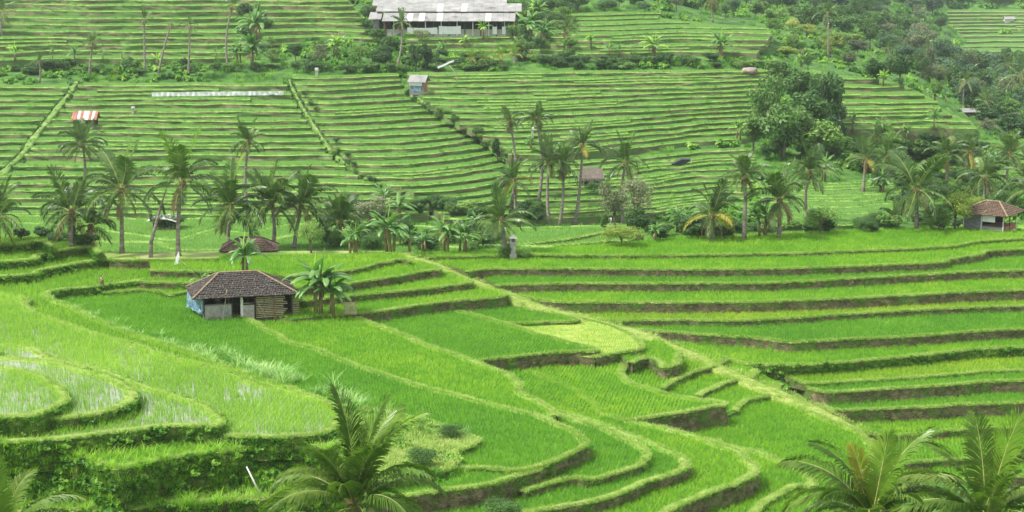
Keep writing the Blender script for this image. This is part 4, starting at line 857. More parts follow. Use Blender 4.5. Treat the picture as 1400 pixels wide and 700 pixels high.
TR = [(1070, 218, 84, 92, 'mid', 'tree', 'big airy green tree in front of the tall tree cluster'), (1060, 150, 60, 74, 'mid', 'airy', 'leafy tree at the top left of the tall cluster'), (1092, 155, 60, 66, 'mid', 'tree', 'leafy tree at the top middle of the tall cluster'), (1030, 210, 50, 60, 'light', 'tree', 'light green tree at the lower left of the tall cluster'), (1115, 222, 70, 66, 'light', 'tree', 'broad low tree at the lower right of the tall cluster'), (1140, 210, 50, 56, 'dark', 'tree', 'dark tree at the right foot of the tall cluster'), (1046, 190, 60, 98, 'mid', 'airy', 'left tree of the tall tree cluster with thin pale trunks'), (1128, 190, 56, 108, 'dark', 'tree', 'dark narrow tree at the right side of the tall cluster'), (1100, 200, 80, 84, 'mid', 'tree', 'broad tree in the middle of the tall cluster'), (1148, 180, 34, 44, 'dark', 'tree', 'dark rounded bush tree at the right foot of the tall cluster'),
      (1200, 116, 40, 42, 'mid', 'tree', 'left one of the pair of dark rounded trees above the right hand terraces'), (1231, 118, 42, 52, 'dark', 'tree', 'right and darker one of the pair above the right hand terraces'), (1103, 50, 38, 48, 'dark', 'tree', 'dark round headed tree near the top, left of the coconut palm'), (1152, 52, 50, 36, 'dark', 'tree', 'dark flat topped tree right of the coconut palm near the top'),
      (405, 84, 22, 28, 'dark', 'tree', 'small dark round tree right of the upper left banana row'), (422, 100, 18, 20, 'dark', 'tree', 'small dark bush left of the small white post'), (440, 86, 34, 30, 'grey', 'airy', 'pinkish grey shrub below the upper left terraces'), (490, 90, 34, 34, 'light', 'airy', 'feathery light shrub below the upper left terraces'), (520, 90, 34, 30, 'dark', 'tree', 'dark leafy tree left of the pale twisted palm'),
      (568, 96, 26, 40, 'dark', 'tree', 'dark tree right of the pale twisted palm'), (582, 94, 20, 36, 'dark', 'tree', 'dark upright bush above the small grey hut'), (575, 56, 28, 20, 'grey', 'airy', 'brownish bare shrub in front of the shed'), (536, 72, 30, 26, 'mid', 'tree', 'green bush left of the shed under the palm'),
      (683, 282, 24, 44, 'dark', 'near', 'dark narrow tree above the short palm on the ridge'), (681, 222, 14, 38, 'dark', 'tree', 'small dark columnar tree near the foot of the middle diagonal path'), (842, 316, 50, 76, 'grey', 'airy', 'airy grey tree among the trunks right of the thatched hut'), (872, 312, 56, 84, 'grey', 'airy', 'airy tree with fine branches right of the white trunked palms'), (828, 322, 14, 34, 'mid', 'tree', 'thin reddish sapling behind the mid fields'),
      (850, 338, 62, 34, 'yellow', 'near', 'yellow green shrub at the edge of the top right field'), (874, 324, 40, 44, 'dark', 'tree', 'dark bush under the airy trees'), (426, 346, 42, 52, 'light', 'near', 'pale leaved shrub on the ridge left of the bananas'), (505, 308, 66, 46, 'grey', 'airy', 'grey bushy tree with a pale trunk below the hillside'), (526, 308, 38, 22, 'dark', 'tree', 'dark bush under the grey bushy tree'),
      (553, 330, 30, 36, 'dark', 'near', 'dark cycad like bush behind the ridge bananas'), (1305, 314, 52, 62, 'yellow', 'near', 'yellow green tree left behind the right hand hut'), (1332, 300, 50, 36, 'yellow', 'near', 'yellow green bush over the roof of the right hand hut'), (1376, 298, 60, 44, 'mid', 'near', 'green tree behind the roof of the right hand hut'), (1120, 320, 60, 46, 'light', 'airy', 'open branched tree over the small curving terraces'), (1250, 222, 56, 36, 'light', 'tree', 'flat light green tree on the right slope'),
      (1292, 226, 56, 40, 'mid', 'tree', 'wide mid green tree on the right slope'), (1388, 200, 50, 48, 'dark', 'tree', 'dark mass of a tree at the right edge of the slope'), (945, 322, 44, 34, 'dark', 'tree', 'dark bush left of the low spreading palm'), (962, 310, 30, 40, 'mid', 'airy', 'open shrub above the low spreading palm'), (903, 328, 30, 22, 'dark', 'tree', 'small dark bush behind the mid fields'), (1280, 108, 60, 34, 'blue', 'tree', 'wide dark rounded tree in the valley right of the pair'),
      (1278, 138, 20, 34, 'light', 'tree', 'small bright leaved tree right of the right hand terraces'), (1338, 150, 30, 30, 'mid', 'tree', 'green tree right of the tin roof in the valley'), (812, 262, 26, 16, 'mid', 'near', 'big leaved dark plant under the thatched hut'), (226, 312, 54, 24, 'dark', 'tree', 'dark bush behind the small white roofed shelter'), (1283, 316, 46, 42, 'mid', 'near', 'leafy shrub between the broad palm and the yellow green tree'),
      (178, 98, 30, 22, 'dark', 'tree', 'dark glossy bush left of the tall straight palm'), (157, 104, 10, 10, 'yellow', 'shrub', 'tiny yellow shrub left of the tall straight palm'), (60, 98, 46, 18, 'dark', 'tree', 'dark low bush below the leftmost banana plants'), (745, 90, 26, 18, 'dark', 'tree', 'dark glossy bush below the shed end clump'), (1302, 98, 30, 26, 'grey', 'tree', 'pinkish grey tree in the valley below the far hillside'),
      (690, 350, 26, 16, 'mid', 'near', 'low leafy plants left of the stone shrine'), (716, 352, 24, 14, 'light', 'near', 'low leafy plants right of the stone shrine'), (688, 712, 70, 36, 'mid', 'near', 'leafy bush at the bottom edge below the curved terraces'), (618, 600, 44, 26, 'mid', 'near', 'leafy bush in the hollow of the grassy spur'), (575, 640, 50, 34, 'mid', 'near', 'weedy bush on the grassy spur right of the big palm')]
for u, v, w_, h_, m, kd, lb in TR:
    sh = h_ < 34 and w_ > h_ * .9
    sh = sh or v > 595; tree(u, v, w_, h_, m, lb, GT, kd, 'shrub' if sh else 'tree', 'shrub' if sh else 'tree', trunk=.08 if sh else .33)
# filler trees of the valley and far slopes
rt = random.Random(5)
def wood(poly, n, wr, hr, mats, label, group, sep=9, kinds=('tree', 'tree', 'airy'), name='tree', cat='tree', trunk=.3):
    pl = np.array(poly, float); pts = []; tries = 0
    while len(pts) < n and tries < n * 60:
        tries += 1; u = rt.uniform(pl[:, 0].min(), pl[:, 0].max()); v = rt.uniform(pl[:, 1].min(), pl[:, 1].max())
        if inside(np.array([u]), np.array([v]), pl)[0] and all(abs(u - a) + 2 * abs(v - b) > sep for a, b in pts): pts.append((u, v))
    ml = sum(wr) / 2
    for u, v in pts:
        w_, h_, m, kd = rt.uniform(*wr), rt.uniform(*hr), rt.choice(mats), rt.choice(kinds)
        lb = ('big ' if w_ > ml * 1.12 else 'small ' if w_ < ml * .86 else '') + ('loose ' if kd == 'airy' else '') + {'blue': 'bluish green', 'mid': 'mid green', 'dark': 'dark green', 'light': 'light green', 'grey': 'greyish', 'yellow': 'yellowish green'}[m] + ' ' + label
        tree(u, v, w_, h_, m, lb, group, kd, name, cat, trunk=trunk)
wood([(1060, -8), (1290, -8), (1285, 60), (1300, 100), (1240, 95), (1180, 60), (1060, 20)], 70, (22, 44), (26, 48), ['blue', 'mid', 'grey', 'mid', 'blue'], 'tree in the hazy wood across the valley at the top right', 'trees in the hazy wood at the top right')
wood([(900, -6), (1070, -6), (1090, 30), (1050, 34), (930, 22), (900, 10)], 26, (18, 34), (20, 36), ['mid', 'light', 'grey', 'mid', 'blue'], 'tree in the wood along the top edge', 'trees along the top edge')
wood([(1050, 40), (1170, 50), (1180, 95), (1060, 98), (1050, 60)], 24, (18, 34), (14, 30), ['light', 'mid', 'yellow', 'grey', 'light'], 'tree on the slope above the tall tree cluster', 'trees on the slope above the tall cluster')
wood([(1240, 95), (1410, 90), (1410, 195), (1345, 185), (1330, 160), (1290, 130)], 60, (24, 46), (24, 46), ['blue', 'mid', 'dark', 'grey', 'mid'], 'tree in the wooded valley right of the right hand terraces', 'trees in the wooded valley on the right')
wood([(1290, 8), (1420, 4), (1420, -10), (1290, -10)], 18, (26, 44), (22, 34), ['blue', 'blue', 'mid'], 'tree in the belt above the far right hillside', 'trees above the far right hillside')
wood([(1150, 195), (1330, 188), (1410, 205), (1410, 290), (1290, 300), (1240, 300), (1180, 240)], 62, (22, 46), (14, 34), ['mid', 'light', 'dark', 'mid', 'light'], 'tree on the slope above the right hand hut', 'trees on the slope above the right hand hut')
wood([(1030, 200), (1160, 185), (1170, 222), (1050, 232)], 16, (22, 36), (16, 30), ['dark', 'mid', 'light'], 'tree at the foot of the tall cluster', 'trees at the foot of the tall cluster')
wood([(-20, 92), (410, 92), (560, 90), (560, 102), (400, 104), (-20, 102)], 28, (16, 30), (8, 17), ['mid', 'mid', 'light'], 'low bush in the hedge between upper and lower left terraces', 'bushes of the upper left hedge line', 8, ('shrub', 'tree'), 'shrub', 'shrub', .08)
wood([(560, 78), (790, 80), (1040, 84), (1045, 96), (800, 96), (560, 98)], 44, (18, 32), (8, 17), ['mid', 'dark', 'mid', 'light'], 'low bush in the overgrown strip below the shed', 'bushes of the upper right strip', 8, ('shrub', 'tree'), 'shrub', 'shrub', .08)
wood([(430, 318), (700, 322), (700, 345), (430, 344)], 34, (24, 46), (14, 28), ['mid', 'light', 'dark', 'mid'], 'low bush among the ridge bananas', 'bushes on the ridge', 8, ('shrub', 'near', 'airy'), 'shrub', 'shrub', .08)
wood([(880, 318), (1310, 305), (1310, 314), (1100, 322), (900, 328)], 34, (22, 42), (14, 26), ['dark', 'mid', 'mid', 'light'], 'bush in the thicket behind the top right field', 'bushes behind the top right field', 8, ('shrub', 'tree', 'near'), 'shrub', 'shrub', .08)
wood([(440, 276), (740, 286), (740, 306), (440, 300)], 32, (20, 38), (12, 22), ['mid', 'light', 'dark'], 'bush at the foot of the hillside terraces', 'bushes at the foot of the hillside', 8, ('shrub', 'tree'), 'shrub', 'shrub', .08)
wood([(-20, 322), (130, 328), (150, 338), (90, 338), (-20, 330)], 9, (22, 38), (12, 20), ['mid', 'dark'], 'bush at the foot of the leftmost ridge palms', 'bushes under the left palms', 8, ('shrub', 'near'), 'shrub', 'shrub', .08)
wood([(500, 14), (530, 40), (535, 84), (515, 84), (495, 30)], 12, (16, 28), (14, 22), ['mid', 'dark'], 'bush left of the long shed', 'bushes left of the shed', 6, ('shrub', 'tree'), 'shrub', 'shrub', .08)
wood([(700, 22), (790, 20), (785, 80), (705, 80)], 22, (18, 34), (16, 32), ['mid', 'dark', 'light'], 'tree in the grove at the right end of the shed', 'trees at the right end of the shed', 7)
wood([(715, 8), (905, 8), (905, 16), (715, 18)], 18, (16, 34), (10, 24), ['mid', 'dark', 'grey', 'blue'], 'tree along the top edge right of the shed', 'trees along the top edge right of the shed', 7)
wood([(330, 20), (360, 20), (380, 90), (335, 90)], 10, (16, 30), (14, 26), ['mid', 'light'], 'bush right of the tallest upper palm', 'bushes around the upper bananas', 7, ('shrub', 'tree'), 'shrub', 'shrub', .08)

wood([(560, 122), (600, 150), (690, 205), (700, 222), (680, 214), (600, 168), (556, 130)], 16, (12, 24), (8, 16), ['mid', 'light', 'mid'], 'low bush along the middle diagonal path', 'bushes along the middle diagonal path', 8, ('shrub', 'airy'), 'shrub', 'shrub', .08)
wood([(398, 110), (412, 112), (470, 205), (520, 250), (500, 250), (440, 200)], 14, (8, 16), (6, 12), ['mid', 'light', 'dark'], 'small bush along the left diagonal path', 'bushes along the left diagonal path', 8, ('shrub', 'airy'), 'shrub', 'shrub', .08)
# ================================================================== undergrowth on open ground (stuff)
def in_slab(x, y):
    P = np.array([[x, y]])
    return any(s['z'] > -90 and s['poly'][:, 0].min() < x < s['poly'][:, 0].max() and s['poly'][:, 1].min() < y < s['poly'][:, 1].max() and inside(P[:, 0], P[:, 1], s['poly'])[0] for s in SLABS)
up, us_, gp2, gs2 = [], [], [], []
r5 = random.Random(9)
def sprinkle(n, u0, u1, v0, v1, smin, smax):
    for _ in range(n):
        u, v = r5.uniform(u0, u1), r5.uniform(v0, v1); d = ray(u, v).normalized(); h, nr, fi, ds = BVH.ray_cast(Vector((0, 0, 0)), d)
        if h is None or not (GR0 <= fi < GR1): continue
        s = r5.uniform(smin, smax) * h.y / F_PX
        if noise.noise(h * .06) > -.05: up.append(tuple(h)); us_.append(s)
        else: gp2.append(tuple(h)); gs2.append(s * .8)
sprinkle(9000, -60, 1460, -10, 345, 5, 13)
sprinkle(5000, -60, 1460, 345, 715, 5, 13)
bush = crown_mesh(901, 160, .30, 'weed', 6, .7, .4); 
P = np.array(up); scatter('undergrowth', bush, P + np.array([0, 0, .1]), np.array(us_), 'mixed leafy undergrowth covering the open slopes', 'undergrowth')
P = np.array(gp2); scatter('grass', blades_mesh('grass', 40, .9, .8, .10, .8, M['weed'], 17, 2), P, np.array(gs2), 'tall rough grass on the open slopes', 'grass')

leafy = crown_mesh(905, 60, .36, 'weed', 4, .8, .4)
scatter('undergrowth', leafy, LEAFY[0], LEAFY[1], 'leafy weeds hanging over the banks of the near left terraces', 'undergrowth')
# tall pale grass along the bank between the two left fields
tp, ts = [], []
for (u0, v0), (u1, v1), n, s0, s1 in [((100, 398), (72, 404), 14, .5, .9), ((150, 440), (190, 458), 16, .5, .9), ((215, 464), (300, 494), 60, .5, 1.0), ((300, 486), (345, 508), 50, .7, 1.3), ((345, 506), (398, 522), 70, .8, 1.5), ((398, 520), (450, 545), 24, .5, .9), ((450, 530), (492, 560), 40, .8, 1.5), ((600, 584), (646, 600), 26, .4, .7), ((505, 560), (575, 576), 30, .4, .8), ((90, 410), (140, 438), 20, .4, .8)]:
    for i in range(int(n * .5)):
        t = r5.random(); h = hit(u0 + (u1 - u0) * t + r5.uniform(-7, 7), v0 + (v1 - v0) * t + r5.uniform(-6, 6)); tp.append(tuple(h)); ts.append(r5.uniform(s0, s1))
scatter('tall_grass', blades_mesh('tall_grass', 22, .8, .25, .06, 1.1, M['pale_grass'], 23, 3), np.array(tp), np.array(ts), 'tall pale reedy grass along the bank left of the tiled hut field', 'grass')
# bright climbing stems on the weedy bank
tp, ts = [], []
for i in range(900):
    h = hit(r5.uniform(-20, 470), r5.uniform(612, 700)); tp.append(tuple(h)); ts.append(r5.uniform(.35, 1.1))
scatter('tall_grass', blades_mesh('tall_grass', 16, .8, .22, .06, 1.2, M['rice_young'], 24, 3), np.array(tp), np.array(ts), 'bright arching grass on the weedy bank at the bottom left', 'grass')
# grass over the path
tp = []
for P, N, wd in PATHS:
    if P[0][1] > 206: continue
    for i in range(len(P) * 26):
        j = r5.randrange(len(P)); o = r5.choice([-1, 1]) * r5.uniform(.1, .62) * wd; tp.append((P[j][0] + N[j][0] * o + r5.uniform(-.5, .5), P[j][1] + N[j][1] * o + r5.uniform(-.5, .5), P[j][2] + .08))
scatter('grass', blades_mesh('grass', 14, .2, .2, .03, .9, M['grass'], 31, 1), np.array(tp), RNG.uniform(.6, 1.4, len(tp)), 'short trodden grass on the footpaths between terraces', 'grass')

tp = []
for P, N, wd in PATHS:
    if P[0][1] < 206: continue
    for i in range(len(P)):
        for _ in range(8):
            o = r5.uniform(-1.1, 1.1) * wd
            if r5.random() < .35: tp.append((P[i][0] + N[i][0] * o + r5.uniform(-.8, .8), P[i][1] + N[i][1] * o + r5.uniform(-.8, .8), P[i][2] - .1))
scatter('undergrowth', crown_mesh(906, 60, .36, 'leaf_mid', 4, .8, .4), np.array(tp), RNG.uniform(.2, .6, len(tp)), 'low weeds along the diagonal paths of the hillside', 'undergrowth')

gp3, gs3 = [], []
for s in SLABS:
    if s['rice'] is None and s['bed'] == 'ground':
        pl = s['poly']; Q = np.c_[RNG.uniform(pl[:, 0].min(), pl[:, 0].max(), 5200), RNG.uniform(pl[:, 1].min(), pl[:, 1].max(), 5200)]; P = np.c_[Q, np.full(len(Q), s['z'])]; P = P[in_view(P)]; P = P[inside(P[:, 0], P[:, 1], pl)]; P = P[~covered(P, s['z'], s)]; gp3.append(P)
P = np.vstack(gp3); k_ = np.array([noise.noise(Vector(p) * .5) for p in P])
scatter('grass', blades_mesh('grass', 16, .3, .22, .035, 1.0, M['grass'], 41, 2), P, RNG.uniform(.5, 1.5, len(P)), 'rough grass on the open grassy strips of the left foreground', 'grass')
scatter('undergrowth', leafy, P[k_ > .1], RNG.uniform(.15, .5, int((k_ > .1).sum())), 'leafy weeds among the rough grass of the left foreground', 'undergrowth')
# ================================================================== huts and small things
M['tile'] = rough_mat('weathered_roof_tile', [(.36, (.024, .021, .02)), (.5, (.05, .043, .038)), (.6, (.11, .095, .085)), (.68, (.42, .39, .35))], 9, .9, bump=.5, detail=8)
M['tile_red'] = rough_mat('reddish_roof_tile', [(.36, (.055, .04, .03)), (.5, (.12, .08, .055)), (.6, (.20, .14, .10)), (.68, (.5, .44, .36))], 9, .9, bump=.5, detail=8)
M['ridge'] = rough_mat('ridge_mortar', [(.3, (.16, .12, .08)), (.7, (.34, .27, .17))], 4, .9)
M['block'] = rough_mat('grey_block', [(.3, (.24, .23, .20)), (.7, (.46, .44, .39))], 3, .9)
M['whitewash'] = rough_mat('whitewashed_post', [(.3, (.5, .49, .45)), (.7, (.72, .71, .68))], 3, .8)
M['bamboo'] = rough_mat('pale_bamboo', [(.3, (.30, .23, .14)), (.7, (.58, .50, .34))], 3, .7)
M['plank'] = rough_mat('grey_plank', [(.3, (.10, .10, .10)), (.7, (.26, .26, .26))], 2, .85, (1, 1, 4))
M['timber'] = rough_mat('dark_timber', [(.3, (.035, .028, .022)), (.7, (.10, .08, .06))], 3, .85)
M['tarp'] = rough_mat('blue_tarpaulin', [(.35, (.07, .15, .24)), (.5, (.13, .25, .34)), (.64, (.34, .43, .47))], 4, .45, (1, 1, .5), .6, spec=.5)
M['sheet'] = rough_mat('white_sheet', [(.3, (.66, .67, .68)), (.7, (.82, .82, .82))], 1.2, .6)
M['asbestos'] = rough_mat('grey_roof_sheet', [(.3, (.17, .17, .165)), (.55, (.27, .27, .26)), (.8, (.42, .42, .40))], .5, .85, bump=.3, second=(.25, .6, .7, (.12, .11, .10)))
M['rust'] = rough_mat('rusty_tin', [(.3, (.22, .085, .055)), (.6, (.34, .16, .11)), (.8, (.5, .38, .32))], 1.5, .7)
M['tin'] = rough_mat('pale_tin', [(.3, (.36, .35, .33)), (.7, (.58, .56, .53))], 1.5, .5, spec=.5)
M['thatch'] = rough_mat('old_thatch', [(.3, (.09, .08, .065)), (.6, (.19, .165, .135)), (.8, (.4, .33, .26))], 3, .95, (1, 1, 2), 1.0)
M['stone'] = rough_mat('shrine_stone', [(.3, (.26, .25, .23)), (.7, (.55, .53, .49))], 4, .9, bump=.6)
M['boulder'] = rough_mat('boulder', [(.3, (.16, .12, .10)), (.7, (.40, .33, .29))], 1.2, .95, bump=1)
M['brick'] = rough_mat('red_brick', [(.3, (.22, .10, .06)), (.7, (.38, .20, .13))], 2, .9)
M['black'] = rough_mat('black_plastic', [(.3, (.012, .013, .016)), (.7, (.03, .032, .036))], 2, .5)
def box(x0, x1, y0, y1, z0, z1):
    V = [(x, y, z) for z in (z0, z1) for y in (y0, y1) for x in (x0, x1)]
    return V, [(0, 2, 3, 1), (4, 5, 7, 6), (0, 1, 5, 4), (2, 6, 7, 3), (0, 4, 6, 2), (1, 3, 7, 5)]
def beam(p, q, r, seg=6): return tube([p, q], [r, r], seg)
def part(name, vf, mat, root, label=None, smooth=False, kind=None):
    o = mesh_obj(name, vf[0], vf[1], M[mat], root, smooth)
    if label: o['label'] = label
    if kind: o['kind'] = kind
    return o
def tiles(q, root, mat, tw=.24, tl=.26, seed=1, name='roof_tiles', ragged=0):
    """real overlapping tiles laid on the roof face a,b (eave, left to right) c,d (ridge, right to left)"""
    a, b, c, d = [Vector(p) for p in q]; r = random.Random(seed); up = ((c + d) / 2 - (a + b) / 2); L = up.length; nrm = (b - a).cross(up).normalized()
    if nrm.z < 0: nrm = -nrm
    ex = (b - a).normalized(); ey = nrm.cross(ex).normalized()
    if ey.z < 0: ey = -ey
    H = (c - a).dot(ey); n = max(1, int(H / tl)); bits = []
    for i in range(n):
        t0 = i / n; l = a.lerp(d, t0); rr_ = b.lerp(c, t0); W = (rr_ - l).length; m = max(1, int(W / tw)); off = (i % 2) * .5
        for k in range(m + 1):
            f = (k - off) / m; f0 = max(0, f); f1 = min(1, f + 1 / m)
            if f1 - f0 < .2 / m: continue
            if ragged and r.random() < ragged: continue
            lift = r.uniform(.015, .085); p = l + (rr_ - l) * f0; w_ = (rr_ - l) * (f1 - f0) * .94; s = ey * (H / n) * 1.12; up0 = nrm * lift
            V = [p + up0, p + w_ + up0, p + w_ + s + nrm * .008, p + s + nrm * .008, p - nrm * .02, p + w_ - nrm * .02, p + w_ * .5 + up0 + nrm * .03, p + w_ * .5 + s + nrm * .03]
            bits.append(([tuple(v) for v in V], [(0, 6, 7, 3), (6, 1, 2, 7), (4, 5, 1, 6, 0), (4, 0, 3), (1, 5, 2)]))
    part(name, join(*bits), mat, root, kind='stuff')
def hip_roof(root, x0, x1, y0, y1, ze, zr, r0, r1, mat, rmat='ridge', seed=1, ragged=0, tw=.24):
    ym = (y0 + y1) / 2; A, B, C_, D_ = (x0, y0, ze), (x1, y0, ze), (x1, y1, ze), (x0, y1, ze); R0, R1 = (r0, ym, zr), (r1, ym, zr)
    part('roof', ([A, B, C_, D_, R0, R1], [(0, 1, 5, 4), (2, 3, 4, 5), (3, 0, 4), (1, 2, 5)]), 'timber', root)
    tiles((A, B, R1, R0), root, mat, tw, seed=seed, ragged=ragged); tiles((C_, D_, R0, R1), root, mat, tw, seed=seed + 1)
    tiles((D_, A, R0, R0), root, mat, tw, seed=seed + 2, ragged=ragged); tiles((B, C_, R1, R1), root, mat, tw, seed=seed + 3)
    for p, q in ((A, R0), (B, R1), (C_, R1), (D_, R0), (R0, R1)): part('ridge_cap', beam(tuple(Vector(p) + Vector((0, 0, .05))), tuple(Vector(q) + Vector((0, 0, .05))), .09, 6), rmat, root)
# --- the tiled hut
p = hit(279, 438); ppm = F_PX / p.y
hut = thing('farm_hut', 'tiled field hut with grey block walls, dark doorway and blue tarpaulin on its left', 'hut', (p.x, p.y, p.z), math.radians(15))
Lx, Ly, zw = 7.6, 4.5, 2.12
# coursed block walls
def blocks(x0, x1, y, z0, z1, d=.14, bl=.38, bh=.19, gap=.012, along='x', fix=0):
    r = random.Random(int(x0 * 10 + z1 * 7)); bits = []; z = z0; i = 0
    while z < z1 - .03:
        x = x0 - (i % 2) * bl / 2
        while x < x1:
            a, b = max(x, x0), min(x + bl, x1) - gap
            if b - a > .04:
                jy = r.uniform(-.008, .008); bits.append(box(a, b, y + jy, y + d + jy, z, min(z + bh, z1) - gap) if along == 'x' else box(y + jy, y + d + jy, a, b, z, min(z + bh, z1) - gap))
            x += bl
        z += bh; i += 1
    return join(*bits)
part('block_wall', blocks(0, 2.35, 0, -.3, 1.3), 'block', hut, kind='stuff'); part('block_wall', blocks(3.35, 4.3, 0, -.3, 1.15), 'block', hut, kind='stuff')
part('mortar', join(box(.01, 2.34, .02, .12, -.3, 1.28), box(3.36, 4.29, .02, .12, -.3, 1.13)), 'stone', hut)
part('side_wall', box(.02, .12, .02, Ly, -.3, 1.0), 'block', hut); part('back_wall', box(0, Lx, Ly - .1, Ly, -.3, zw), 'timber', hut); part('side_wall', box(Lx - .1, Lx, .1, Ly - .1, -.3, 1.6), 'timber', hut)
part('partition', box(4.3, 4.38, .1, Ly - .1, -.3, zw), 'timber', hut); part('partition', box(2.1, 2.18, .1, Ly - .1, -.3, zw), 'timber', hut)
part('floor', box(0, Lx, 0, Ly, -.35, -.02), 'timber', hut); part('door_step', box(2.3, 3.5, -.35, 0, -.3, .06), 'brick', hut)
part('pillar', box(3.12, 3.34, -.06, .16, -.3, zw), 'whitewash', hut, 'white plastered door pillar')
for x in (.06, 2.4, 4.34, 5.2, 6.1, 6.82): part('post', beam((x, .02, -.3), (x, .02, zw), .045), 'timber', hut)
rr = random.Random(3)
for i in range(13):
    z = .0 + i * .155; part('slat', box(4.42 + rr.uniform(0, .06), 6.86 + rr.uniform(-.1, .35), -.06 + rr.uniform(-.02, .02), -.03, z + rr.uniform(-.02, .02), z + .075), 'bamboo', hut)
for i in range(7): part('slat', box(Lx, Lx + .6, .3, .34, .05 + i * .19, .13 + i * .19), 'bamboo', hut)
part('prop', beam((4.4, -.12, 1.7), (5.2, -.2, .1), .03), 'bamboo', hut); part('prop', beam((5.95, -.1, 1.8), (6.0, -.12, -.1), .05), 'brick', hut); part('prop', beam((1.5, -.5, -.1), (2.0, -.1, 2.6), .03), 'bamboo', hut)
part('shelf', box(3.4, 4.3, .3, .8, 1.2, 1.25), 'bamboo', hut); part('counter_board', box(.1, 2.3, -.12, .1, 1.31, 1.35), 'plank', hut)
part('cloth', box(1.55, 1.95, -.16, -.13, .55, .95), 'tarp', hut, 'dark blue cloth hung over the wall')
def crumple(x0, y0, x1, y1, z0, z1, n=16, m=8, amp=.06, sag=0, seed=0):
    V = []; Fs = []; L = math.hypot(x1 - x0, y1 - y0); nx, ny = -(y1 - y0) / L, (x1 - x0) / L
    for j in range(m + 1):
        for i in range(n + 1):
            t, s = i / n, j / m; q = noise.noise(Vector((t * L * 1.6, s * 1.2, seed))) * amp + math.sin(t * L * 7 + seed) * amp * .35
            V.append((x0 + (x1 - x0) * t + nx * q, y0 + (y1 - y0) * t + ny * q, z0 + (z1 - z0) * s - sag * math.sin(PI * t) * s + .05 * noise.noise(Vector((t * L * 2, 7, seed)))))
    for j in range(m):
        for i in range(n): a = j * (n + 1) + i; Fs.append((a, a + 1, a + n + 2, a + n + 1))
    return V, Fs
part('tarpaulin', crumple(-.05, -.1, -1.0, Ly - .3, .7, 1.95, 24, 8, .12), 'tarp', hut, 'crumpled light blue tarpaulin over the left side', True)
part('tarpaulin', crumple(-1.05, Ly - .3, -.1, -.15, .45, .85, 24, 5, .16, 0, 4), 'tarp', hut, None, True)
hip_roof(hut, -1.0, Lx + .55, -.6, Ly + .7, zw - .16, zw + 1.5, 1.6, 4.9, 'tile', seed=4)
# --- roof peeking out behind the track
p = hit(338, 354); p2 = at_d(300, 349, p.y + 4); 
h2 = thing('farm_hut', 'low hut behind the track, only its brown tiled roof showing below the palms', 'hut', (p2.x, p2.y, p2.z - 1.15), math.radians(4))
part('wall', join(box(.5, 4.9, .5, .6, -1.2, 1.5), box(.5, .6, .6, 3.4, -1.2, 1.5), box(4.8, 4.9, .6, 3.4, -1.2, 1.5), box(.5, 4.9, 3.4, 3.5, -1.2, 1.5)), 'timber', h2)
hip_roof(h2, 0, 5.6, 0, 4.0, 1.5, 2.55, 1.9, 3.9, 'tile_red', 'tile', seed=14)
# --- plank hut on the right
p = hit(1371, 318); ang = math.radians(-33)
h3 = thing('farm_hut', 'open sided plank hut with reddish tiled roof at the right end of the top field', 'hut', (p.x, p.y, p.z), ang)
Wd, Dp, zz = 4.3, 4.2, 1.85
for x in (-Wd, -Wd * .55, 0): part('post', beam((x, 0, -.3), (x, 0, zz), .06), 'whitewash', h3)
for y in (Dp * .5, Dp): part('post', beam((0, y, -.3), (0, y, zz), .06), 'whitewash' if y > 3 else 'timber', h3)
part('post', beam((-Wd, Dp, -.3), (-Wd, Dp, zz), .06), 'timber', h3)
for i in range(9):
    z = -.1 + i * .205; part('plank', box(-Wd, -Wd * .52, .03 + (i % 2) * .02, .07 + (i % 2) * .02, z, z + .195), 'plank', h3); part('plank', box(-Wd - .03, -Wd + .02, .05, Dp, z, z + .195), 'plank', h3)
for i in range(4): part('plank', box(-Wd * .52, -.1, .05, .09, -.1 + i * .205, .095 + i * .205), 'plank' if i < 3 else 'timber', h3)
part('back_wall', box(-Wd, -Wd * .3, Dp - .05, Dp, -.1, zz), 'timber', h3); part('platform', box(-Wd * .5, -.1, .3, Dp - .2, .35, .45), 'brick', h3); part('platform', box(-.05, .02, .3, Dp - .1, -.1, .45), 'brick', h3)
part('white_sheet', crumple(-Wd * .52, -.06, -Wd * .2, -.06, 1.0, 1.65, 8, 5, .04), 'sheet', h3, 'white plastic sheet hanging in the opening')
part('rail', beam((0, 0, 1.0), (0, Dp, 1.0), .035), 'timber', h3)
hip_roof(h3, -Wd - .7, .65, -.65, Dp + .6, zz - .1, zz + 1.05, -Wd * .62, -Wd * .28, 'tile_red', seed=24, ragged=.06)
r3 = random.Random(2)
for i in range(14): part('thatch_strand', beam((-Wd - .6 + i * .13, -.62, zz + .02 + i * .02), (-Wd - .9 + i * .13 + r3.uniform(-.1, .1), -.95, zz - .2 + i * .01), .03, 4), 'bamboo', h3)
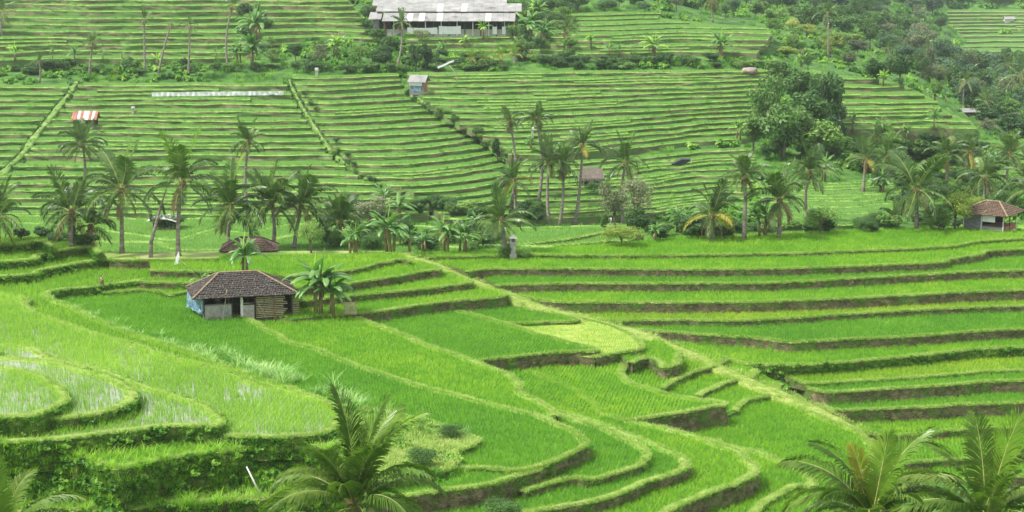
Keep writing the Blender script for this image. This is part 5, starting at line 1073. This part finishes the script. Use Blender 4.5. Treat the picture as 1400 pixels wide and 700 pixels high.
# --- small white roofed shelter among the ridge palms
p = hit(222, 314); ppm = F_PX / p.y
s1 = thing('field_shelter', 'small open shelter with a pale curved tin roof between two ridge palms', 'shelter', (p.x, p.y, p.z), math.radians(-6))
w2 = 21 / ppm
for x, y in ((-w2 * .6, 0), (w2 * .6, 0), (-w2 * .6, 1.6), (w2 * .6, 1.6), (.3, 0)): part('post', beam((x, y, -.3), (x, y, 1.25), .06), 'timber', s1)
part('wall', box(-.1, .5, .9, .98, 0, 1.1), 'timber', s1); part('platform', box(-w2 * .6, w2 * .6, .1, 1.6, .1, .2), 'bamboo', s1)
for k in range(6):
    a, b = -w2 + k * w2 / 3, -w2 + (k + 1) * w2 / 3
    def zr(x): return 1.55 - .35 * (x / w2) ** 2
    part('roof_sheet', ([(a, -.5, zr(a) - .12), (b, -.5, zr(b) - .12), (b, 2, zr(b) + .1), (a, 2, zr(a) + .1), (a, -.5, zr(a) - .16), (b, -.5, zr(b) - .16), (b, 2, zr(b) + .06), (a, 2, zr(a) + .06)], [(0, 1, 2, 3), (7, 6, 5, 4), (0, 4, 5, 1), (3, 2, 6, 7), (0, 3, 7, 4), (1, 5, 6, 2)]), 'tin', s1)
# --- red and white tin roof
p = hit(116, 176); ppm = F_PX / p.y; w2 = 17.5 / ppm
s2 = thing('field_shelter', 'hillside shelter with a striped rusty red and white tin roof', 'shelter', (p.x, p.y, p.z), 0)
hh = 13 / ppm
for x, y in ((-w2 * .85, 0), (-w2 * .5, 0), (w2 * .8, 0), (-w2 * .85, 2.2), (w2 * .8, 2.2), (w2 * .45, 0)): part('post', beam((x, y, -.4), (x, y, hh), .07), 'timber', s2)
part('wall', box(-w2 * .82, -w2 * .35, .05, .12, -.2, hh), 'plank', s2); part('wall', box(w2 * .35, w2 * .8, .05, .12, -.2, hh * .7), 'plank', s2); part('back_wall', box(-w2 * .82, w2 * .8, 2.1, 2.2, -.2, hh), 'timber', s2)
cols = ['rust', 'rust', 'tin', 'rust', 'tin', 'tin', 'rust', 'tin', 'rust']; n = len(cols)
for k, cc in enumerate(cols):
    a, b = -w2 + k * 2 * w2 / n, -w2 + (k + 1) * 2 * w2 / n - .02; z0, z1 = hh - .05, hh + 1.25; m = (a + b) / 2
    o = part('roof_sheet', ([(a, -.6, z0), (m, -.6, z0 + .05), (b, -.6, z0), (b, 1.3, z1), (m, 1.3, z1 + .05), (a, 1.3, z1), (a, -.6, z0 - .04), (b, -.6, z0 - .04), (b, 1.3, z1 - .04), (a, 1.3, z1 - .04)], [(0, 1, 4, 5), (1, 2, 3, 4), (6, 9, 8, 7), (0, 6, 7, 2, 1), (3, 8, 9, 5, 4)]), cc, s2)
    o['label'] = 'rust red tin sheet' if cc == 'rust' else 'pale tin sheet'
    part('rear_roof_sheet', ([(a, 1.3, z1), (b, 1.3, z1), (b, 2.8, z0), (a, 2.8, z0), (a, 1.3, z1 - .04), (b, 1.3, z1 - .04), (b, 2.8, z0 - .04), (a, 2.8, z0 - .04)], [(0, 1, 2, 3), (7, 6, 5, 4), (3, 2, 6, 7)]), cc, s2)
# --- small grey hut with blue tarp
p = hit(570, 126); ppm = F_PX / p.y; w_ = 20 / ppm; hh = 14 / ppm
s3 = thing('field_hut', 'small grey hut patched with blue and pink sheets below the pale twisted palm', 'hut', (p.x - 10 / ppm, p.y, p.z), math.radians(-14))
part('wall', box(0, w_, 0, .08, -.5, hh), 'plank', s3); part('side_wall', box(w_ - .08, w_, .1, 2.4, -.5, hh), 'brick', s3, 'pinkish side wall'); part('side_wall', box(0, .08, .1, 2.4, -.5, hh), 'plank', s3); part('back_wall', box(.08, w_ - .08, 2.4, 2.48, -.5, hh), 'plank', s3)
part('tarpaulin', crumple(w_ * .15, -.05, w_ * .8, -.05, .2, hh * .62, 8, 4, .05), 'tarp', s3); part('white_sheet', crumple(0, -.1, w_ * .9, -.1, hh * .65, hh * 1.0, 8, 3, .04), 'sheet', s3)
def gable_x(root, x0, x1, y0, y1, ze, zr, mat, n, name='roof_sheet'):
    ym = (y0 + y1) / 2
    for k in range(n):
        a, b = x0 + (x1 - x0) * k / n, x0 + (x1 - x0) * (k + 1) / n - .015; dz = .02 * (k % 2)
        for ya in (y0, y1):
            part(name, ([(a, ya, ze + dz), (b, ya, ze + dz), (b, ym, zr + dz), (a, ym, zr + dz), (a, ya, ze - .05), (b, ya, ze - .05), (b, ym, zr - .05), (a, ym, zr - .05)], [(0, 1, 2, 3), (7, 6, 5, 4), (0, 4, 5, 1), (0, 3, 7, 4), (1, 5, 6, 2)]), mat, root)
gable_x(s3, -.25, w_ + .5, -.5, 2.9, hh, hh + 1.15, 'asbestos', 3)
# --- thatched hut in the palms
p = hit(810, 256); ppm = F_PX / p.y; w_ = 24 / ppm
s4 = thing('field_hut', 'old thatched hut with dark open front between the central palms and the airy trees', 'hut', (p.x - w_ / 2, p.y, p.z), math.radians(8))
for x in (0, w_ * .5, w_): part('post', beam((x, 0, -.3), (x, 0, 1.3), .07), 'bamboo', s4); part('post', beam((x, 2, -.3), (x, 2, 1.3), .07), 'timber', s4)
part('back_wall', box(0, w_, 1.95, 2.0, 0, 1.3), 'black', s4); part('platform', box(0, w_, .1, 1.9, .35, .42), 'bamboo', s4); part('wall', box(0, w_ * .3, .03, .08, .2, 1.3), 'timber', s4)
ym = 1.0
part('thatch_roof', ([(-.5, -.5, 1.2), (w_ + .5, -.5, 1.25), (w_ + .3, ym, 2.7), (-.2, ym, 2.75), (w_ + .5, 2.6, 1.2), (-.5, 2.6, 1.2), (-.5, -.5, 1.0), (w_ + .5, -.5, 1.05), (w_ + .5, 2.6, 1.0), (-.5, 2.6, 1.0)], [(0, 1, 2, 3), (4, 5, 3, 2), (1, 4, 2), (5, 0, 3), (0, 6, 7, 1), (1, 7, 8, 4), (4, 8, 9, 5), (5, 9, 6, 0)]), 'thatch', s4)
r4 = random.Random(6)
for i in range(16): part('thatch_strand', beam((-.4 + i * w_ / 14, -.45, 1.35), (-.45 + i * w_ / 14 + r4.uniform(-.1, .1), -.65, .9), .05, 4), 'thatch', s4)
# --- long shed
p = hit(590, 46); ppm = F_PX / p.y
sh = thing('livestock_shed', 'long shed with tiers of grey sheet roofing and an open dark front', 'shed', (p.x, p.y, p.z), math.radians(-1.2))
def X(u): return (u - 590) / ppm
zf = 17 / ppm; D2 = 11
part('floor', box(X(526), X(702), 0, D2, -1.2, .1), 'block', sh)
for i, u in enumerate(np.linspace(528, 700, 17)): part('post', beam((X(u), 0, -.5), (X(u), 0, zf + .25), .11), 'whitewash' if i % 2 else 'timber', sh)
for i, u in enumerate(np.linspace(530, 698, 9)): part('post', beam((X(u), 4.5, -.5), (X(u), 4.5, zf + 1.6), .11), 'timber', sh)
part('back_wall', box(X(526), X(704), D2 - .2, D2, 0, zf + 2.2), 'timber', sh); part('side_wall', box(X(526) - .1, X(526), 0, D2, -.5, zf), 'brick', sh); part('side_wall', box(X(700), X(702), 0, D2, -.5, zf), 'brick', sh, 'reddish end wall')
part('low_wall', box(X(528), X(702), .15, .3, -.5, zf * .35), 'block', sh)
for a, b, t in ((557, 598, .5), (600, 630, .62), (673, 679, .6), (686, 691, .6)): part('white_sheet', crumple(X(a), -.14, X(b), -.14, -.35 if t > .7 else -.1, zf * t, 14, 4, .06, .12 if t < .7 else .03, a), 'sheet', sh, 'white plastic sheet hung along the front')
def roof_run(x0, x1, ya, za, yb, zb, n, seed):
    r = random.Random(seed)
    for k in range(n):
        a, b = x0 + (x1 - x0) * k / n, x0 + (x1 - x0) * (k + 1) / n - .02; dz = r.uniform(0, .05)
        part('roof_sheet', ([(a, ya, za + dz), (b, ya, za + dz), (b, yb, zb + dz), (a, yb, zb + dz), (a, ya, za - .08), (b, ya, za - .08), (b, yb, zb - .08), (a, yb, zb - .08)], [(0, 1, 2, 3), (7, 6, 5, 4), (0, 4, 5, 1), (0, 3, 7, 4), (1, 5, 6, 2)]), 'tin' if r.random() < .04 else 'asbestos', sh)
roof_run(X(523), X(704), -.9, zf + .05, 4.4, zf + 1.55, 22, 1); roof_run(X(512), X(712), 4.1, zf + 1.85, 9.5, zf + 3.3, 24, 2); roof_run(X(512), X(712), 15, zf + 1.9, 9.5, zf + 3.3, 24, 3)
roof_run(X(500), X(690), 15.5, zf + 2.6, 21, zf + 4.4, 20, 4); roof_run(X(500), X(690), 26, zf + 2.8, 21, zf + 4.4, 20, 5)
part('side_wall', box(X(505), X(506), 15.5, 26, -1, zf + 2.6), 'brick', sh)
# --- gabled byre left of the shed
q = at_d(518, 34, p.y + 1)
by = thing('byre', 'narrow byre with stepped grey roofs at the left end of the long shed', 'shed', (q.x, q.y, q.z - .5), math.radians(-1.2))
part('wall', box(-1.2, 0, .2, 9, -1.5, 1.6), 'plank', by); gable_x(by, -2.2, .5, -.4, 9.5, 1.7, 3.0, 'asbestos', 3)
# --- black tent-like shelter, far small huts, tin roofs
p = hit(930, 227); ppm = F_PX / p.y; k = 1 / ppm
t1 = thing('tarpaulin_tent', 'small black tarpaulin tent on the curving terraces right of the airy tree', 'tent', (p.x, p.y, p.z), 0)
part('canopy', ([(-15 * k, 0, .1), (2 * k, 0, 9 * k), (15 * k, 0, 9 * k), (8 * k, 0, 3 * k), (-13 * k, 1.6, .2), (3 * k, 1.4, 9.5 * k), (14 * k, 1.3, 9.5 * k)], [(0, 3, 2, 1), (0, 1, 5, 4), (1, 2, 6, 5), (0, 4, 3), (3, 4, 6, 2)]), 'black', t1); part('pole', beam((15 * k, 0, -.2), (15 * k, 0, 10 * k), .04), 'bamboo', t1)
p = hit(1381, 30); ppm = F_PX / p.y; k = 1 / ppm
t2 = thing('field_hut', 'tiny white fronted hut high on the far right hillside', 'hut', (p.x, p.y, p.z), 0)
part('wall', box(-7 * k, 5 * k, 0, 3, -.5, 4 * k), 'tin', t2); gable_x(t2, -8 * k, 7 * k, -.5, 3.5, 4 * k, 7 * k, 'asbestos', 2)
p = hit(1330, 160); ppm = F_PX / p.y; k = 1 / ppm
t3 = thing('farm_hut', 'hut with pinkish tin roof half hidden in the valley bushes on the right', 'hut', (p.x, p.y, p.z), .1)
part('wall', box(-12 * k, 14 * k, 0, 4, -1, 7 * k), 'timber', t3); gable_x(t3, -15 * k, 17 * k, -.5, 4.5, 7 * k, 11 * k, 'asbestos', 6)
# --- white plastic strip along a terrace edge
a_, b_ = None, None
zl = hill_z(260, 129); P0, P1 = on_z(208, 131, zl), on_z(388, 129, zl)
st = mesh_obj('plastic_strip', *crumple(P0.x, P0.y - .25, P1.x, P1.y - .25, zl - .1, zl + .62, 120, 3, .12, 0, 3), M['sheet'], None, True); tag(st, 'long white plastic strip stretched along an upper terrace edge on the left hillside', 'plastic sheet')
# --- boulder, shrine, markers
def rock(u, v, wpx, hpx, label, mat='boulder', seed=0):
    p = hit(u, v); k = p.y / F_PX; V, Fs = ball((0, 0, hpx * k * .35), wpx * k / 2, hpx / wpx, 14, 9)
    V = [(x * (1 + .3 * noise.noise(Vector((x, y, z + seed)))), y * (1 + .3 * noise.noise(Vector((y, z, x + seed)))), z + .25 * noise.noise(Vector((z, x, y + seed)))) for x, y, z in V]
    o = mesh_obj('boulder', V, Fs, M[mat], None, True); o.location = p; tag(o, label, 'boulder'); return o
rock(1026, 101, 22, 12, 'big pinkish grey boulder on the hillside left of the tall tree cluster')
rock(724, 74, 14, 9, 'pale boulder beside the golden young palms')
rock(602, 318, 10, 6, 'small pale stone on the ridge right of the bright leaved banana', 'stone')
p = hit(701, 351); k = p.y / F_PX
s5 = thing('stone_shrine', 'pale stone shrine post with a cap at the left end of the top field', 'shrine', (p.x, p.y, p.z), .2)
part('base', box(-.36, .36, -.36, .36, -.3, .3), 'stone', s5); part('pillar', box(-.24, .24, -.24, .24, .3, 1.35), 'stone', s5); part('shelf', box(-.36, .36, -.36, .36, 1.35, 1.47), 'stone', s5); part('niche', join(box(-.24, -.16, -.2, .2, 1.47, 1.85), box(.16, .24, -.2, .2, 1.47, 1.85), box(-.16, .16, .1, .2, 1.47, 1.85)), 'stone', s5)
part('cap', ([(-.4, -.4, 1.85), (.4, -.4, 1.85), (.4, .4, 1.85), (-.4, .4, 1.85), (-.1, -.1, 2.15), (.1, -.1, 2.15), (.1, .1, 2.15), (-.1, .1, 2.15)], [(0, 3, 2, 1), (0, 1, 5, 4), (1, 2, 6, 5), (2, 3, 7, 6), (3, 0, 4, 7), (4, 5, 6, 7)]), 'stone', s5)
for u, v, h, lb in [(433, 105, 12, 'small white post shrine at the top corner of the middle diagonal path'), (728, 186, 12, 'tiny pale marker by the central palms'), (834, 310, 12, 'small pale shrine under the airy trees'), (182, 153, 7, 'tiny white marker on the left hillside terraces')]:
    p = hit(u, v); k = p.y / F_PX; o = thing('marker_shrine', lb, 'shrine', (p.x, p.y, p.z)); part('pillar', box(-1.6 * k, 1.6 * k, -1.6 * k, 1.6 * k, -.3, h * k * .75), 'stone', o); part('cap', box(-2.3 * k, 2.3 * k, -2.3 * k, 2.3 * k, h * k * .75, h * k), 'whitewash', o)
# --- bamboo rack right of the hut bananas
p = hit(471, 431); k = p.y / F_PX
br = thing('bamboo_rack', 'upright bamboo slat rack standing at the field corner right of the brown stemmed bananas', 'rack', (p.x, p.y, p.z), .05)
for x in (0, .5, .95): part('post', beam((x, 0, -.2), (x, 0, 1.35), .03), 'brick', br)
for i in range(9): part('slat', box(-.08, 1.05, -.05, -.02, .08 + i * .125, .15 + i * .125), 'bamboo', br)
# --- poles, scarecrow, cloths
def pole(name, pts, rad, mat, label, cat):
    P = [at_d(u, v, D) for u, v, D in pts]; o = Vector(P[0]); V, Fs = tube([q - o for q in P], rad, 6); m = mesh_obj(name, V, Fs, M[mat], None, True); m.location = o; return tag(m, label, cat)
d0 = hit(355, 676).y; pole('bamboo_pole', [(356, 677, d0), (346, 656, d0 + .2), (337, 638, d0 + .5)], [.07, .06, .05], 'whitewash', 'white leaning bamboo pole against the weedy bank at the bottom left', 'pole')
d0 = hit(403, 674).y; pole('bamboo_pole', [(403, 675, d0), (402, 655, d0), (402, 638, d0)], [.05, .045, .04], 'bamboo', 'thin upright brown pole left of the big foreground palm', 'pole')
d0 = hit(625, 117).y; pole('banner_pole', [(626, 118, d0), (624, 106, d0), (620, 96, d0), (614, 89, d0)], [.08, .07, .06, .04], 'bamboo', 'bent bamboo banner pole right of the small grey hut', 'pole')
ban = mesh_obj('banner', *crumple(0, 0, 3.2, .3, 0, .35, 10, 2, .1), M['sheet'], None, True); ban.location = at_d(599, 94, d0); ban.rotation_euler = (0, math.radians(-24), 0); tag(ban, 'white cloth banner hanging from the bent bamboo pole', 'banner')
p = hit(206, 352); D = p.y; k = D / F_PX
o = thing('bare_trunk', 'bare pale tree trunk without a crown leaning right on the ridge', 'tree trunk', (p.x, p.y, p.z)); part('trunk', tube([(0, 0, -.3), (.1, 0, 22 * k), (8 * k, .2, 45 * k), (15 * k, .3, 70 * k), (24 * k, .3, 96 * k)], [.22, .18, .16, .12, .05], 8), 'trunk', o, None, True)
part('branch', tube([(8 * k, .2, 45 * k), (3 * k, 0, 55 * k)], [.09, .03], 5), 'trunk', o)
p = hit(240, 364); k = p.y / F_PX
o = thing('white_cloth_post', 'white cloth tied to crossed sticks beside the dirt track', 'cloth', (p.x, p.y, p.z))
part('cloth', ([(-3 * k, 0, 2 * k), (3 * k, .05, 3 * k), (6 * k, 0, 13 * k), (5 * k, .03, 21 * k), (1 * k, .04, 13 * k), (0, .12, 8 * k)], [(0, 1, 5), (1, 2, 4, 5), (2, 3, 4), (5, 0, 1)]), 'sheet', o); part('stick', beam((3 * k, .05, 8 * k), (11 * k, 0, -2 * k), .03), 'bamboo', o); part('stick', beam((5 * k, .05, 10 * k), (16 * k, 0, 0), .03), 'bamboo', o)
p = hit(139, 396); k = p.y / F_PX
o = thing('scarecrow', 'tuft of dry straw on a stick, a scarecrow, in the left field', 'scarecrow', (p.x, p.y, p.z)); part('stick', beam((0, 0, -.2), (0, 0, 16 * k), .03), 'bamboo', o)
r7 = random.Random(4)
for i in range(9): part('straw', tube([(0, 0, 8 * k), (r7.uniform(-3, 3) * k, r7.uniform(-.1, .1), (14 + r7.uniform(-2, 2)) * k), (r7.uniform(-6, 6) * k, 0, r7.uniform(0, 24) * k)], [.05, .06, .02], 4), 'fibre' if i % 2 else 'bamboo', o)
p = hit(310, 424); k = p.y / F_PX
o = thing('scarecrow', 'pale straw figure on sticks in front of the tiled hut wall', 'scarecrow', (p.x - .6, p.y - .9, p.z)); part('stick', beam((0, 0, -.2), (.2, 0, 1.5), .03), 'bamboo', o); part('stick', beam((.1, 0, .9), (.9, -.1, 2.4), .025), 'bamboo', o)
for i in range(10): part('straw', tube([(0, 0, 1.0), (r7.uniform(-.25, .25), r7.uniform(-.1, .1), 1.1 + r7.uniform(-.2, .3)), (r7.uniform(-.4, .4), 0, r7.uniform(.5, 1.6))], [.04, .05, .015], 4), 'bamboo' if i % 3 else 'sheet', o)
# water spilling over three terrace corners
for u, v, h in ((926, 637, 8), (649, 606, 7), (624, 634, 10), (208, 610, 10)):
    p = hit(u, v); k = p.y / F_PX
    o = mesh_obj('water_spill', *crumple(-1.3 * k, 0, 1.3 * k, .05, -h * k, .1, 3, 4, .03), M['sheet'] if False else M['water'], None, True); o.location = p + Vector((0, -.15, .05)); o['kind'] = 'structure'
# ================================================================== haze
hz = bpy.data.materials.new('haze_air'); hz.use_nodes = True; n = hz.node_tree.nodes; n.clear()
pv = n.new('ShaderNodeVolumePrincipled'); pv.inputs['Color'].default_value = (.86, .93, 1, 1); pv.inputs['Density'].default_value = .0001; pv.inputs['Anisotropy'].default_value = .2
oo = n.new('ShaderNodeOutputMaterial'); hz.node_tree.links.new(pv.outputs[0], oo.inputs['Volume'])
V, Fs = box(-1800, 1800, -250, 1900, -72, 14)
ho = mesh_obj('haze', V, Fs, hz); ho['kind'] = 'stuff'; ho['label'] = 'pale humid air over the valley'
S.cycles.volume_bounces = 1
